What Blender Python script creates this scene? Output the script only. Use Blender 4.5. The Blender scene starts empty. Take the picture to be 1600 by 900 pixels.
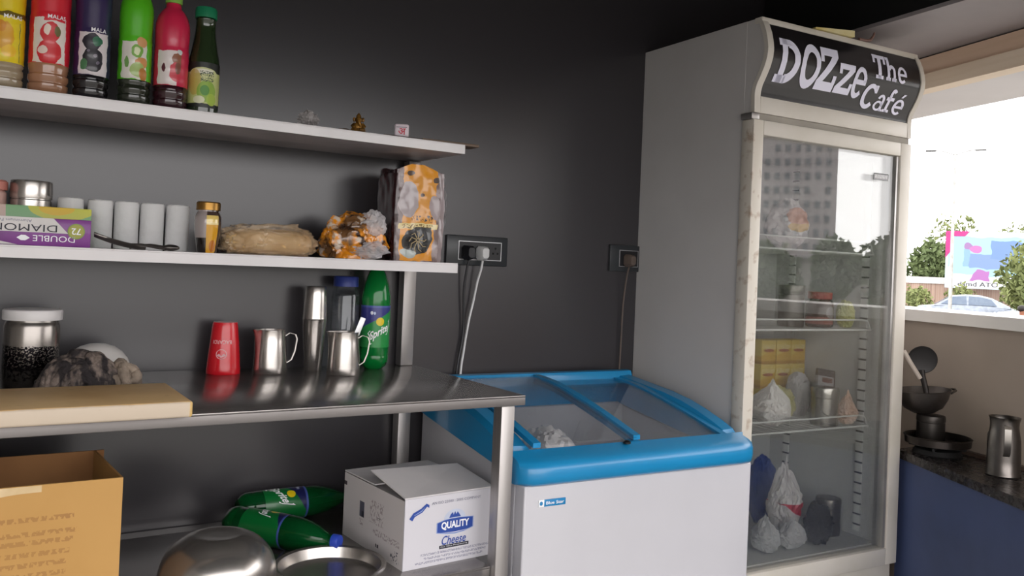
import bpy, bmesh, math, random
from mathutils import Vector, Matrix, noise
R = math.radians
C = bpy.context.scene.collection
SC = bpy.context.scene

# ------------------------------------------------------------------ camera, light, exposure
CAM = Vector((0, -2.3152, 1.22))
YAW, PITCH, ROLL, FPX, CY = R(32.8126), R(0.7013), R(2.4459), 1340.46, 396.83
fw = Vector((math.sin(YAW) * math.cos(PITCH), math.cos(YAW) * math.cos(PITCH), math.sin(PITCH)))
rt = Vector((math.cos(YAW), -math.sin(YAW), 0)); up = rt.cross(fw)
r2 = rt * math.cos(ROLL) + up * math.sin(ROLL); u2 = up * math.cos(ROLL) - rt * math.sin(ROLL)
cd = bpy.data.cameras.new('camera'); cam = bpy.data.objects.new('camera', cd); C.objects.link(cam)
cam.matrix_world = Matrix(((r2.x, u2.x, -fw.x, CAM.x), (r2.y, u2.y, -fw.y, CAM.y), (r2.z, u2.z, -fw.z, CAM.z), (0, 0, 0, 1)))
cd.sensor_width = 36; cd.lens = 36 * FPX / 1600; cd.shift_y = -(450 - CY) / 1600; cd.clip_start = .02; cd.clip_end = 600
SC.camera = cam
w = bpy.data.worlds.new('sky'); SC.world = w; w.use_nodes = True
bg = w.node_tree.nodes['Background']; bg.inputs['Color'].default_value = (1, .972, .968, 1); bg.inputs['Strength'].default_value = 7.0
SC.view_settings.view_transform = 'Standard'; SC.view_settings.look = 'None'
SC.view_settings.exposure = -0.74; SC.view_settings.gamma = 1; SC.view_settings.use_curve_mapping = False

# ------------------------------------------------------------------ materials
def lin(c):
    if isinstance(c, str): c = [int(c[i:i + 2], 16) / 255 for i in (0, 2, 4)]
    return tuple(x / 12.92 if x <= .04045 else ((x + .055) / 1.055) ** 2.4 for x in c[:3]) + (1,)

class NT:
    def __init__(s, name):
        s.m = bpy.data.materials.new(name); s.m.use_nodes = True; s.t = s.m.node_tree
        s.b = s.t.nodes['Principled BSDF']; s.out = s.t.nodes['Material Output']
    def n(s, typ, **kw):
        x = s.t.nodes.new(typ)
        for k, v in kw.items(): setattr(x, k, v)
        return x
    def put(s, sock, v):
        if isinstance(v, bpy.types.NodeSocket): s.t.links.new(v, sock)
        else: sock.default_value = v
    def math(s, op, a, b=0.0, c=None):
        x = s.n('ShaderNodeMath', operation=op); s.put(x.inputs[0], a); s.put(x.inputs[1], b)
        if c is not None: s.put(x.inputs[2], c)
        return x.outputs[0]
    def mix(s, f, a, b):
        x = s.n('ShaderNodeMix', data_type='RGBA'); s.put(x.inputs[0], f); s.put(x.inputs[6], a); s.put(x.inputs[7], b)
        return x.outputs[2]
    def coord(s): return s.n('ShaderNodeTexCoord').outputs['Object']
    def noise(s, scale, detail=3, vec=None, stretch=None):
        v = vec or s.coord()
        if stretch:
            mp = s.n('ShaderNodeMapping'); s.put(mp.inputs[0], v); mp.inputs['Scale'].default_value = stretch; v = mp.outputs[0]
        x = s.n('ShaderNodeTexNoise'); x.inputs['Scale'].default_value = scale; x.inputs['Detail'].default_value = detail
        s.put(x.inputs['Vector'], v); return x.outputs['Fac']
    def ramp(s, f, lo, hi):
        x = s.n('ShaderNodeMapRange'); s.put(x.inputs[0], f); x.inputs[1].default_value = lo; x.inputs[2].default_value = hi; return x.outputs[0]

def M(name, col, rough=.5, metal=0., col2=None, ns=6, lo=.4, hi=.65, stretch=None, bump=0., bs=40, coat=0., trans=0., ior=1.45, rvar=0., alpha=1., sss=0.):
    n = NT(name); b = n.b
    b.inputs['Roughness'].default_value = rough; b.inputs['Metallic'].default_value = metal; b.inputs['IOR'].default_value = ior
    b.inputs['Coat Weight'].default_value = coat; b.inputs['Coat Roughness'].default_value = .08; b.inputs['Transmission Weight'].default_value = trans
    c2 = col2 or [x * .88 for x in ([int(col[i:i + 2], 16) / 255 for i in (0, 2, 4)] if isinstance(col, str) else col)]
    nz = n.noise(ns, 4, stretch=stretch); f = n.ramp(nz, lo, hi)
    n.put(b.inputs['Base Color'], n.mix(f, lin(col), lin(c2)))
    if rvar: n.put(b.inputs['Roughness'], n.math('MULTIPLY_ADD', f, rvar, rough))
    if bump:
        bp = n.n('ShaderNodeBump'); bp.inputs['Strength'].default_value = bump; bp.inputs['Distance'].default_value = .01
        n.put(bp.inputs['Height'], n.noise(bs, 4)); n.put(b.inputs['Normal'], bp.outputs[0])
    if alpha < 1: b.inputs['Alpha'].default_value = alpha
    return n.m

def glass(name, ior=1.5, tint=(1, 1, 1), haze=0., hazecol=(.8, .8, .8), rough=.0):
    n = NT(name); n.t.nodes.remove(n.b)
    tr = n.n('ShaderNodeBsdfTransparent'); tr.inputs[0].default_value = (*tint, 1)
    gl = n.n('ShaderNodeBsdfGlossy'); gl.inputs['Roughness'].default_value = rough
    fr = n.n('ShaderNodeFresnel'); bf = n.n('ShaderNodeNewGeometry').outputs['Backfacing']
    n.put(fr.inputs['IOR'], n.math('ADD', n.math('MULTIPLY', bf, 1 / ior - ior), ior))   # same pane seen from either side
    df = n.n('ShaderNodeBsdfDiffuse'); df.inputs[0].default_value = (*hazecol, 1)
    m0 = n.n('ShaderNodeMixShader'); hz = n.math('MULTIPLY', n.ramp(n.noise(7, 4), .3, .8), haze * 2); n.put(m0.inputs[0], hz)
    n.put(m0.inputs[1], tr.outputs[0]); n.put(m0.inputs[2], df.outputs[0])
    m1 = n.n('ShaderNodeMixShader'); n.put(m1.inputs[0], fr.outputs[0]); n.put(m1.inputs[1], m0.outputs[0]); n.put(m1.inputs[2], gl.outputs[0])
    n.put(n.out.inputs[0], m1.outputs[0]); return n.m

def art(name, base, layers, mode='x', rad=.04, rough=.4, coat=0., wob=0., wobs=60, metal=0., trans=0.):
    """printed surface: layers of flat ink shapes in the thing's own (u,v) metres"""
    n = NT(name); b = n.b
    sp = n.n('ShaderNodeSeparateXYZ'); n.put(sp.inputs[0], n.coord()); X, Y, Z = sp.outputs
    if mode == 'cyl': u, v = n.math('MULTIPLY', n.math('ARCTAN2', X, n.math('MULTIPLY', Y, -1.)), rad), Z
    elif mode == 'y': u, v = Y, Z
    elif mode == 'xy': u, v = X, Y
    else: u, v = X, Z
    if wob:
        nz = n.n('ShaderNodeTexNoise'); nz.inputs['Scale'].default_value = wobs; n.put(nz.inputs['Vector'], n.coord())
        s2 = n.n('ShaderNodeSeparateXYZ'); n.put(s2.inputs[0], nz.outputs['Color'])
        u = n.math('MULTIPLY_ADD', n.math('SUBTRACT', s2.outputs[0], .5), wob, u); v = n.math('MULTIPLY_ADD', n.math('SUBTRACT', s2.outputs[1], .5), wob, v)
    col = lin(base)
    def rect(a, b_, c, d):
        f = n.math('MULTIPLY', n.math('GREATER_THAN', u, a), n.math('LESS_THAN', u, c))
        return n.math('MULTIPLY', f, n.math('MULTIPLY', n.math('GREATER_THAN', v, b_), n.math('LESS_THAN', v, d)))
    for L in layers:
        k, p, c = L[0], L[1], L[2]
        if k == 'rect': f = rect(*p)
        elif k == 'ell':
            e = n.math('POWER', n.math('DIVIDE', n.math('SUBTRACT', u, p[0]), p[2]), 2.)
            e2 = n.math('POWER', n.math('DIVIDE', n.math('SUBTRACT', v, p[1]), p[3]), 2.)
            f = n.math('LESS_THAN', n.math('ADD', e, e2), 1.)
        elif k == 'ring':
            e = n.math('POWER', n.math('DIVIDE', n.math('SUBTRACT', u, p[0]), p[2]), 2.)
            e2 = n.math('POWER', n.math('DIVIDE', n.math('SUBTRACT', v, p[1]), p[3]), 2.)
            e = n.math('ADD', e, e2); f = n.math('MULTIPLY', n.math('LESS_THAN', e, 1.), n.math('GREATER_THAN', e, p[4]))
        elif k == 'print':   # worn, unreadable small print
            cb = n.n('ShaderNodeCombineXYZ'); n.put(cb.inputs[0], n.math('MULTIPLY', u, p[4])); n.put(cb.inputs[1], n.math('MULTIPLY', v, p[5]))
            f = n.math('MULTIPLY', rect(*p[:4]), n.math('GREATER_THAN', n.noise(1., 2, cb.outputs[0]), p[6]))
        elif k == 'half':    # half plane a*u+b*v>c inside rect p[3:]
            f = n.math('GREATER_THAN', n.math('ADD', n.math('MULTIPLY', u, p[0]), n.math('MULTIPLY', v, p[1])), p[2])
            f = n.math('MULTIPLY', f, rect(*p[3:]))
        elif k == 'noise': f = n.ramp(n.noise(p[0], 4), p[1], p[2])
        if len(L) > 3: f = n.math('MULTIPLY', f, L[3])
        col = n.mix(f, col, lin(c))
    n.put(b.inputs['Base Color'], col); b.inputs['Roughness'].default_value = rough; b.inputs['Metallic'].default_value = metal
    b.inputs['Coat Weight'].default_value = coat; b.inputs['Transmission Weight'].default_value = trans
    return n.m

# ------------------------------------------------------------------ mesh building
class B:
    def __init__(s): s.bm = bmesh.new(); s.m = Matrix()
    def v(s, p): return s.bm.verts.new(s.m @ Vector(p))
    def f(s, vs):
        try: return s.bm.faces.new(vs)
        except ValueError: return None
    def merge(s, o):
        mp = {x: s.v(x.co) for x in o.verts}
        for fc in o.faces: s.f([mp[x] for x in fc.verts])
        o.free(); return s
    def box(s, x0, x1, y0, y1, z0, z1, bev=0., seg=2):
        b = bmesh.new(); bmesh.ops.create_cube(b, size=1)
        for x in b.verts: x.co = Vector(((x0 + x1) / 2 + x.co.x * (x1 - x0), (y0 + y1) / 2 + x.co.y * (y1 - y0), (z0 + z1) / 2 + x.co.z * (z1 - z0)))
        if bev: bmesh.ops.bevel(b, geom=b.edges[:], offset=bev, segments=seg, profile=.5, affect='EDGES')
        return s.merge(b)
    def loft(s, rings, cap0=True, cap1=True, closed=True):
        rv = [[s.v(p) for p in r] for r in rings]; n = len(rv[0])
        for a, b in zip(rv, rv[1:]):
            for i in range(n if closed else n - 1):
                j = (i + 1) % n; s.f([a[i], a[j], b[j], b[i]])
        if cap0: s.f(rv[0][::-1])
        if cap1: s.f(rv[-1])
        return s
    def lathe(s, prof, n=40, c=(0, 0, 0), fn=None, cap0=True, cap1=True):
        rings = []
        for r, z in prof:
            rr = []
            for i in range(n):
                a = 2 * math.pi * i / n; q = max(r, 1e-4)
                if fn: q = fn(q, z, a)
                rr.append((c[0] + q * math.sin(a), c[1] - q * math.cos(a), c[2] + z))
            rings.append(rr)
        return s.loft([r[::-1] for r in rings], cap0, cap1)
    def tube(s, pts, r, n=8, cap=True, closed=False):
        P = [Vector(p) for p in pts]; rings = []; prev = None
        for i, p in enumerate(P):
            if closed: t = P[(i + 1) % len(P)] - P[i - 1]
            else: t = P[min(i + 1, len(P) - 1)] - P[max(i - 1, 0)]
            t.normalize()
            a = prev if prev is not None else (Vector((0, 0, 1)) if abs(t.z) < .9 else Vector((1, 0, 0)))
            a = (a - t * a.dot(t)).normalized(); prev = a; b = t.cross(a)
            q = r[i] if isinstance(r, (list, tuple)) else r
            rings.append([p + (a * math.cos(2 * math.pi * k / n) + b * math.sin(2 * math.pi * k / n)) * q for k in range(n)])
        if closed: rings.append(rings[0]); cap = False
        return s.loft(rings, cap, cap)
    def prism(s, poly, axis, d0, d1):
        def P(a, b, d): return {'x': (d, a, b), 'y': (a, d, b), 'z': (a, b, d)}[axis]
        return s.loft([[P(a, b, d0) for a, b in poly], [P(a, b, d1) for a, b in poly]])
    def grid(s, fn, nu, nv):
        g = [[s.v(fn(i / nu, j / nv)) for j in range(nv + 1)] for i in range(nu + 1)]
        for i in range(nu):
            for j in range(nv): s.f([g[i][j], g[i + 1][j], g[i + 1][j + 1], g[i][j + 1]])
        return s
    def blob(s, c, r, amp=.15, freq=3., seed=0, flat=None, sub=4, crease=0., knot=0., pw=1.):
        b = bmesh.new(); bmesh.ops.create_icosphere(b, subdivisions=sub, radius=1)
        o = Vector((seed * 7.3, seed * 3.1, seed * 1.7))
        for x in b.verts:
            d = x.co.normalized()
            if pw != 1.: d = Vector([math.copysign(abs(q) ** pw, q) for q in d])
            k = 1 + amp * noise.noise(x.co * freq + o)
            if crease: k += crease * (abs(noise.noise(x.co * freq * 2.2 + o)) - .25) + crease * .5 * (abs(noise.noise(x.co * freq * 5 + o)) - .25)
            if knot:   # bag mouth drawn up to a tuft
                zt = x.co.z
                if zt > .55: q = (zt - .55) / .45; d = Vector((d.x * (1 - .75 * q), d.y * (1 - .75 * q), d.z + knot * q))
            p = Vector((d.x * r[0] * k, d.y * r[1] * k, d.z * r[2] * k)) + Vector(c)
            if flat is not None and p.z < flat: p.z = flat + (p.z - flat) * .02
            x.co = p
        return s.merge(b)
    def obj(s, name, mat, parent=None, loc=None, rot=None, smooth=35, label=None, cat=None, group=None, kind=None):
        me = bpy.data.meshes.new(name)
        bmesh.ops.recalc_face_normals(s.bm, faces=s.bm.faces[:])
        s.bm.to_mesh(me); s.bm.free()
        if smooth:
            for p in me.polygons: p.use_smooth = True
            me.set_sharp_from_angle(angle=R(smooth))
        return link(name, me, mat, parent, loc, rot, label, cat, group, kind)

def link(name, me, mat, parent=None, loc=None, rot=None, label=None, cat=None, group=None, kind=None):
    o = bpy.data.objects.new(name, me); C.objects.link(o)
    if mat: me.materials.append(mat)
    if parent: o.parent = parent
    if loc: o.location = loc
    if rot is not None: o.rotation_euler = rot if hasattr(rot, '__len__') else (0, 0, rot)
    tag(o, label, cat, group, kind); return o

def tag(o, label=None, cat=None, group=None, kind=None):
    for k, x in (('label', label), ('category', cat), ('group', group), ('kind', kind)):
        if x: o[k] = x
    return o

def thing(name, label, cat, loc=(0, 0, 0), rot=0., group=None):
    o = bpy.data.objects.new(name, None); C.objects.link(o); o.empty_display_size = .05
    o.location = loc; o.rotation_euler = rot if hasattr(rot, '__len__') else (0, 0, rot)
    return tag(o, label, cat, group)

def dup(o, parent=None):
    c = o.copy(); C.objects.link(c)
    if parent: c.parent = parent
    for ch in [x for x in SC.objects if x.parent == o]: dup(ch, c)
    return c

def flatmap(me, fn, cuts=None):
    if cuts:
        bm = bmesh.new(); bm.from_mesh(me)
        for q in cuts: bmesh.ops.bisect_plane(bm, geom=bm.verts[:] + bm.edges[:] + bm.faces[:], plane_co=(0, q, 0), plane_no=(0, 1, 0))
        bm.to_mesh(me); bm.free()
    for x in me.vertices: x.co = fn(x.co.x, x.co.y)
    return me

def text(name, body, h, mat, parent, fn, wd=None, bold=0., shear=0., flip=False, align='C', cuts=None, space=1.):
    cu = bpy.data.curves.new(name, 'FONT'); cu.body = body; cu.size = 1; cu.offset = bold; cu.shear = shear; cu.resolution_u = 3; cu.space_character = space
    ob = bpy.data.objects.new(name, cu); C.objects.link(ob)
    dg = bpy.context.evaluated_depsgraph_get(); me = bpy.data.meshes.new_from_object(ob.evaluated_get(dg))
    bpy.data.objects.remove(ob); bpy.data.curves.remove(cu); me.name = name
    xs = [x.co.x for x in me.vertices]; ys = [x.co.y for x in me.vertices]
    x0, x1, y0, y1 = min(xs), max(xs), min(ys), max(ys)
    sy = h / (y1 - y0); sx = wd / (x1 - x0) if wd else sy
    ox = {'C': (x0 + x1) / 2, 'L': x0, 'R': x1}[align]
    for x in me.vertices:
        a, b = (x.co.x - ox) * sx, (x.co.y - (y0 + y1) / 2) * sy
        x.co = (-a, -b, 0) if flip else (a, b, 0)
    me.materials.clear()
    return link(name, flatmap(me, fn, cuts), mat, parent)

def shape(name, polys, mat, parent, fn, cuts=None):
    """flat printed shape: each item (outer, [holes]) in (u,v)"""
    cu = bpy.data.curves.new(name, 'CURVE'); cu.dimensions = '2D'; cu.fill_mode = 'BOTH'; bm = bmesh.new()
    for outer, holes in polys:
        cu.splines.clear()
        for pl in [outer] + holes:
            sp = cu.splines.new('POLY'); sp.points.add(len(pl) - 1); sp.use_cyclic_u = True
            for q, (a, b) in zip(sp.points, pl): q.co = (a, b, 0, 1)
        ob = bpy.data.objects.new(name, cu); C.objects.link(ob)
        dg = bpy.context.evaluated_depsgraph_get(); me = bpy.data.meshes.new_from_object(ob.evaluated_get(dg))
        bpy.data.objects.remove(ob); bm.from_mesh(me); bpy.data.meshes.remove(me)
    bpy.data.curves.remove(cu); me = bpy.data.meshes.new(name); bm.to_mesh(me); bm.free()
    return link(name, flatmap(me, fn, cuts), mat, parent)

def cylmap(rad, u0, z0, eps=.0006):
    r = rad + eps
    return lambda x, y: (r * math.sin((u0 + x) / rad), -r * math.cos((u0 + x) / rad), z0 + y)
def frontmap(x0, y, z0): return lambda a, b: (x0 + a, y, z0 + b)
def arc(cx, cy, rx, ry, a0, a1, n=16): return [(cx + rx * math.cos(R(a0 + (a1 - a0) * i / n)), cy + ry * math.sin(R(a0 + (a1 - a0) * i / n))) for i in range(n + 1)]
def rc(a, b, c, d): return ([(a, b), (c, b), (c, d), (a, d)], [])

# materials shared
STEEL = M('brushed_steel', 'b4b0ae', .34, .85, 'a39f9d', ns=60, stretch=(1, 1, .05), rvar=.12, lo=.2, hi=.8)
STEELP = M('polished_steel', 'c2bdb8', .2, .9, 'b2ada8', ns=8, rvar=.08, lo=.2, hi=.8)
STEELTOP = M('worn_steel_sheet', '9a9694', .15, .72, '8a8684', ns=14, stretch=(.15, 1, 1), rvar=.12, lo=.2, hi=.8)
STEELD = M('dull_steel', '77726e', .3, 1., '5d5955', ns=9, rvar=.2)
WHITEM = M('white_enamel', 'dddadb', .35, 0, 'd2cfd0', ns=5, coat=.2)
CREAM = M('cream_enamel', 'd2ccc3', .4, 0, 'c7c1b5', ns=4)
BLACKP = M('black_plastic', '17171a', .35, 0, '202024')
BLACKM = M('matte_black', '131213', .7, 0, '1b1a1a')
WHITEP = M('white_plastic', 'dcdcdc', .35)
INKW = M('white_ink', 'f2f2f4', .5, 0, 'ececf0'); INKB = M('blue_ink', '2b4a9c', .5, 0, '27438e'); INKK = M('dark_ink', '2c2c38', .6); INKR = M('red_ink', 'd03048', .5)
INKG = M('grey_ink', '77778a', .6)
CLEARBAG = M('clear_plastic_film', 'e4e2e4', .16, 0, 'c4c2c6', ns=8, alpha=.55)
WHITEBAG = M('milky_plastic_bag', 'e0dcda', .3, 0, 'cfcac8', ns=10)

# ------------------------------------------------------------------ the setting
WY = Vector((math.sin(R(-16.2888)) * -1, math.cos(R(-16.2888)), 0)); WN = Vector((math.cos(R(-16.2888)), math.sin(R(-16.2888)), 0))
W0 = Vector((3.14, 0, 0))
def wp(s, off, z): p = W0 - WY * s + WN * off; return (p.x, p.y, z)    # s metres along the window wall from the back wall, off metres outwards
def wslab(b, s0, s1, o0, o1, z0, z1):
    return b.loft([[wp(s0, o0, z0), wp(s1, o0, z0), wp(s1, o1, z0), wp(s0, o1, z0)], [wp(s0, o0, z1), wp(s1, o0, z1), wp(s1, o1, z1), wp(s0, o1, z1)]])
def structure(name, b, m, smooth=0): return b.obj(name, m, smooth=smooth, kind='structure')

n_ = NT('dark_glossy_laminate'); LAM = n_.m; n_.b.inputs['Base Color'].default_value = lin('343235')
n_.b.inputs['Roughness'].default_value = .25
LAM.node_tree.nodes['Principled BSDF'].inputs['Specular IOR Level'].default_value = .65
DARKCEIL = M('black_ceiling_paint', '161617', .7, 0, '1a1a1b')
TAN = M('beige_wall_paint', 'a99b8e', .6, 0, 'a29486', ns=3)
SOFFIT = M('grey_soffit_board', 'a8a1a2', .6, 0, '9e9798', ns=3)
WOOD = M('pale_raw_timber', 'eed3bb', .6, 0, 'e2c5aa', ns=4, stretch=(1, .1, 6))
WOOD2 = M('pale_planed_timber', 'f3e2cc', .6, 0, 'ead6bd', ns=4, stretch=(1, .1, 6))
PALE = M('white_soffit_board', 'e2dede', .6, 0, 'dad6d6', ns=2)
structure('wall_back', B().box(-1.7, 3.45, 0, .15, 0, 2.4), LAM)
structure('wall_left', B().box(-1.7, -1.6, -2.7, 0, 0, 2.4), M('pale_side_wall', 'c9c3bd', .6))  # unseen wall, its pale colour set to bounce fill light into the room
structure('floor', B().box(-1.7, 3.5, -2.8, .15, -.1, 0), M('grey_tile_floor', '8d8a86', .35, 0, '7e7b77', ns=2))
structure('ceiling', B().box(-1.7, 3.6, -2.8, .15, 2.4, 2.5), DARKCEIL)
structure('wall_front', B().box(-1.7, 2.3, -2.8, -2.7, 2.06, 2.4), DARKCEIL)
b = B(); wslab(b, -.1, 2.95, 0, .22, 0, 1.075); wslab(b, -.1, .04, 0, .22, 1.075, 2.056); structure('wall_right', b, TAN)
b = B(); wslab(b, -.1, 2.95, 0, .4, 2.056, 2.4); structure('wall_right_upper', b, DARKCEIL)
structure('trim_1', wslab(B(), .045, 2.9, -.03, .25, 1.0755, 1.117), M('white_sill_board', 'f0ece6', .4, 0, 'e6e0d8', ns=3))
structure('trim_2', wslab(B(), -.05, 2.9, -.012, .03, 1.985, 2.056), WOOD)
structure('trim_3', wslab(B(), -.05, 2.9, -.035, .03, 1.93, 1.987), WOOD2)
structure('trim_4', wslab(B(), -.3, 2.9, .03, .36, 1.93, 2.05), PALE)
b = B(); b.loft([[(2.60, -.10, 2.062), (2.60 - .35, -2.4, 2.062), wp(2.6, -.001, 2.062), wp(.0, -.001, 2.062)], [(2.60, -.10, 2.075), (2.60 - .35, -2.4, 2.075), wp(2.6, -.001, 2.075), wp(.0, -.001, 2.075)]])
structure('trim_5', b, SOFFIT)
b = B(); b.loft([[(2.62, -.01, 2.076), (2.62 - .36, -2.4, 2.076), wp(2.6, -.001, 2.076), wp(.0, -.001, 2.076)], [(2.62, -.01, 2.4), (2.62 - .36, -2.4, 2.4), wp(2.6, -.001, 2.4), wp(.0, -.001, 2.4)]])
structure('ceiling_bulkhead', b, DARKCEIL)
structure('ground_outside', B().box(-80, 260, -200, 160, -.9, -.7), M('pale_road_concrete', '7f7d78', .8, 0, '73716c', ns=.3))

# ------------------------------------------------------------------ steel shelves and table
LB = .314
def shelf(zt, zb, x1, label):
    t = thing('wall_shelf', label, 'shelf', (0, 0, zb))
    h = zt - zb
    B().box(-1.1, x1, -LB, 0, h - .004, h, .001).obj('shelf_board', WHITEM, t)
    B().box(-1.1, x1, -LB, -LB + .002, 0, h - .004).obj('front_edge', WHITEM, t)
    B().box(x1 - .002, x1, -LB + .002, 0, 0, h - .004).obj('end_edge', WHITEM, t)
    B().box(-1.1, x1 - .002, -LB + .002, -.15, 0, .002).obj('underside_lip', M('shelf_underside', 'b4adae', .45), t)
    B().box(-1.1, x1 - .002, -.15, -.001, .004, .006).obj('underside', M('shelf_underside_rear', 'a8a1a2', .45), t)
shelf(1.5345, 1.5098, 1.127, 'upper white wall shelf carrying the row of syrup bottles')
shelf(1.2169, 1.1908, 1.120, 'lower white wall shelf carrying the foil box and bread')

t = thing('steel_work_table', 'stainless steel work table with under-shelf against the dark wall', 'table')
b = B(); b.box(-1.1, 1.1438, -.628, -.004, .9073, .9113, .0012).obj('tabletop', STEELTOP, t)
b = B(); b.box(-1.1, 1.1438, -.628, -.600, .8877, .9072, .002)
b.box(1.116, 1.1438, -.5995, -.004, .8877, .9072, .002); b.box(-1.1, 1.1155, -.03, -.004, .8877, .9072); b.obj('apron', M('apron_steel', '8d8886', .42, .6, '7c7876', ns=20, stretch=(.1, 1, 1), rvar=.1, lo=.2, hi=.8), t)
for x in (1.101, -1.06): B().box(x - .019, x + .019, -.622, -.584, .0, .8876, .004).obj('leg', STEEL, t)
B().box(-1.079, -1.041, -.045, -.007, .0, .8876, .004).obj('leg', STEEL, t)
B().box(1.093, 1.133, -.05, -.01, .0, .8876, .004).obj('leg', STEEL, t)
B().box(1.094, 1.134, -.045, -.008, .9114, 1.5097, .003).obj('upright_post', STEEL, t)
b = B(); b.box(-1.05, 1.081, -.602, -.05, .5039, .5089, .001); b.box(-1.05, 1.081, -.602, -.597, .478, .5039, .001); b.box(-1.05, 1.092, -.05, -.006, .5039, .5089)
b.obj('under_shelf', STEELTOP, t)

# ------------------------------------------------------------------ glass chest freezer
GY = R(-2.5863); BLUE = M('blue_moulded_plastic', '1b86bb', .3, 0, '1a7fb2', ns=3, coat=.3)
ft = thing('chest_freezer', 'white chest freezer with blue rim and curved sliding glass lids', 'freezer', (1.1595, -.6173, 0), GY)
FW, FD = .7486, .60
GP = [(.046, .770), (.09, .781), (.134, .792), (.19, .806), (.253, .820), (.32, .834), (.383, .846), (.45, .857), (.524, .863), (.585, .865)]  # glass curve
OP = [(.0, .742), (.036, .756), (.075, .772), (.117, .788), (.19, .811), (.259, .828), (.34, .841), (.427, .850), (.52, .859), (.595, .866)]   # side rail curve
def gz(y, P=GP):
    for (a, za), (c, zc) in zip(P, P[1:]):
        if y <= c: return za + (zc - za) * (y - a) / (c - a)
    return P[-1][1]
body = B(); WHITEF = M('white_freezer_steel', 'c4c3c8', .38, 0, 'bdbcc1', ns=2, coat=.15)
side = [(.0452, .05), (FD, .05), (FD, .773), (.545, .765), (.13, .715), (.0452, .697)]
body.prism(side, 'x', 0, .035); body.prism(side, 'x', FW - .035, FW)
body.box(0, FW, 0, .045, .05, .690); body.box(.035, FW - .035, FD - .05, FD, .05, .775); body.box(.035, FW - .035, .045, FD - .05, .05, .30)
bd = body.obj('body', WHITEF, ft, smooth=30)
bv = bd.modifiers.new('bevel', 'BEVEL'); bv.width = .004; bv.segments = 2; bv.limit_method = 'ANGLE'
b = B()
for x, y in ((.08, .08), (FW - .08, .08), (.08, FD - .08), (FW - .08, FD - .08)):
    B().lathe([(.0, 0), (.022, 0), (.022, .04), (.012, .05)], 16, (x, y, 0)).obj('foot', BLACKP, ft)
# blue rim: front lip, side cheeks, rear bar
lip = [(.003, .690), (-.010, .692), (-.019, .700), (-.022, .715), (-.021, .731), (-.015, .743), (-.004, .750), (.02, .757), (.05, .766), (.05, .74), (.046, .690)]
b = B(); n = 26
rings = []
for i in range(n + 1):
    x = -.012 + (FW + .024) * i / n
    e = min(x + .012, FW + .012 - x); k = 0 if e > .05 else .028 * (1 - math.sqrt(max(0, 1 - ((.05 - e) / .05) ** 2)))
    rings.append([(x, min(y + k, .06) if y < .03 else y, z) for y, z in lip])
b.loft(rings); b.obj('rim_front', BLUE, ft, smooth=50)
for x0, x1 in ((-.010, .055), (FW - .05, FW + .010)):
    b = B(); rg = []
    top = [(y, z) for y, z in OP if y > .04]
    low = [(.595, .772), (.545, .765), (.13, .715), (.05, .699)]
    poly = top + low
    xo, xi = (x0, x1) if x0 < 0 else (x1, x0)
    d = 1 if x0 < 0 else -1
    out = [(xo, y, z) for y, z in [(p[0], p[1] - .014) for p in top] + low]; o2 = [(xo + d * .012, y, z) for y, z in poly]
    i2 = [(xi - d * .01, y, z - .002 if i < len(top) else z + .004) for i, (y, z) in enumerate(poly)]
    inn = [(xi, y, min(z, gz(y) - .016) if i < len(top) else z + .006) for i, (y, z) in enumerate(poly)]
    b.loft([out, o2, i2, inn]); b.obj('rim_side', BLUE, ft, smooth=40)
b = B(); b.prism([(.565, .774), (.602, .774), (.602, .872), (.594, .878), (.572, .876), (.565, .862)], 'x', -.01, FW + .01); b.obj('rim_rear', BLUE, ft, smooth=40)
fglass = glass('freezer_lid_glass', 1.55, (.94, .95, .96), .04, (.75, .76, .78))
def lid(x0, x1, dz, name):
    L = thing('sliding_lid', None, None); L.parent = ft
    b = B(); pts = [(y, gz(y) + dz) for y in [.05 + .514 * i / 24 for i in range(25)]]
    b.loft([[(x0 + .012, y, z), (x1 - .012, y, z), (x1 - .012, y, z - .004), (x0 + .012, y, z - .004)] for y, z in pts]); b.obj('glass', fglass, L)
    for xa, xb in ((x0, x0 + .022), (x1 - .022, x1)):
        b = B(); b.loft([[(xa, y, z + .004), (xb, y, z + .004), (xb, y, z - .008), (xa, y, z - .008)] for y, z in pts]); b.obj('lid_frame', BLUE, L)
    return L
lid(.05, .385, .006, 'lid'); l2 = lid(.365, FW - .045, -.012, 'lid')
b = B(); b.lathe([(.0, 0), (.010, .0), (.010, .004), (.006, .007), (0, .008)], 14, (.33, .035, .765)); b.obj('lock', M('black_lock', '101114', .4), ft)
b = B(); b.box(.04, .118, -.0025, -.0004, .638, .655, .0008).obj('brand_badge', art('badge_print', '1a7ab0', [('rect', (.0395, .63, .0555, .66), 'e8eaec'), ('ell', (.047, .6465, .0045, .005), '1a7ab0')], 'x'), ft)
text('badge_lettering', 'Blue Star', .0075, INKW, ft, frontmap(.087, -.0028, .6465), wd=.052, bold=.01)

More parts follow.
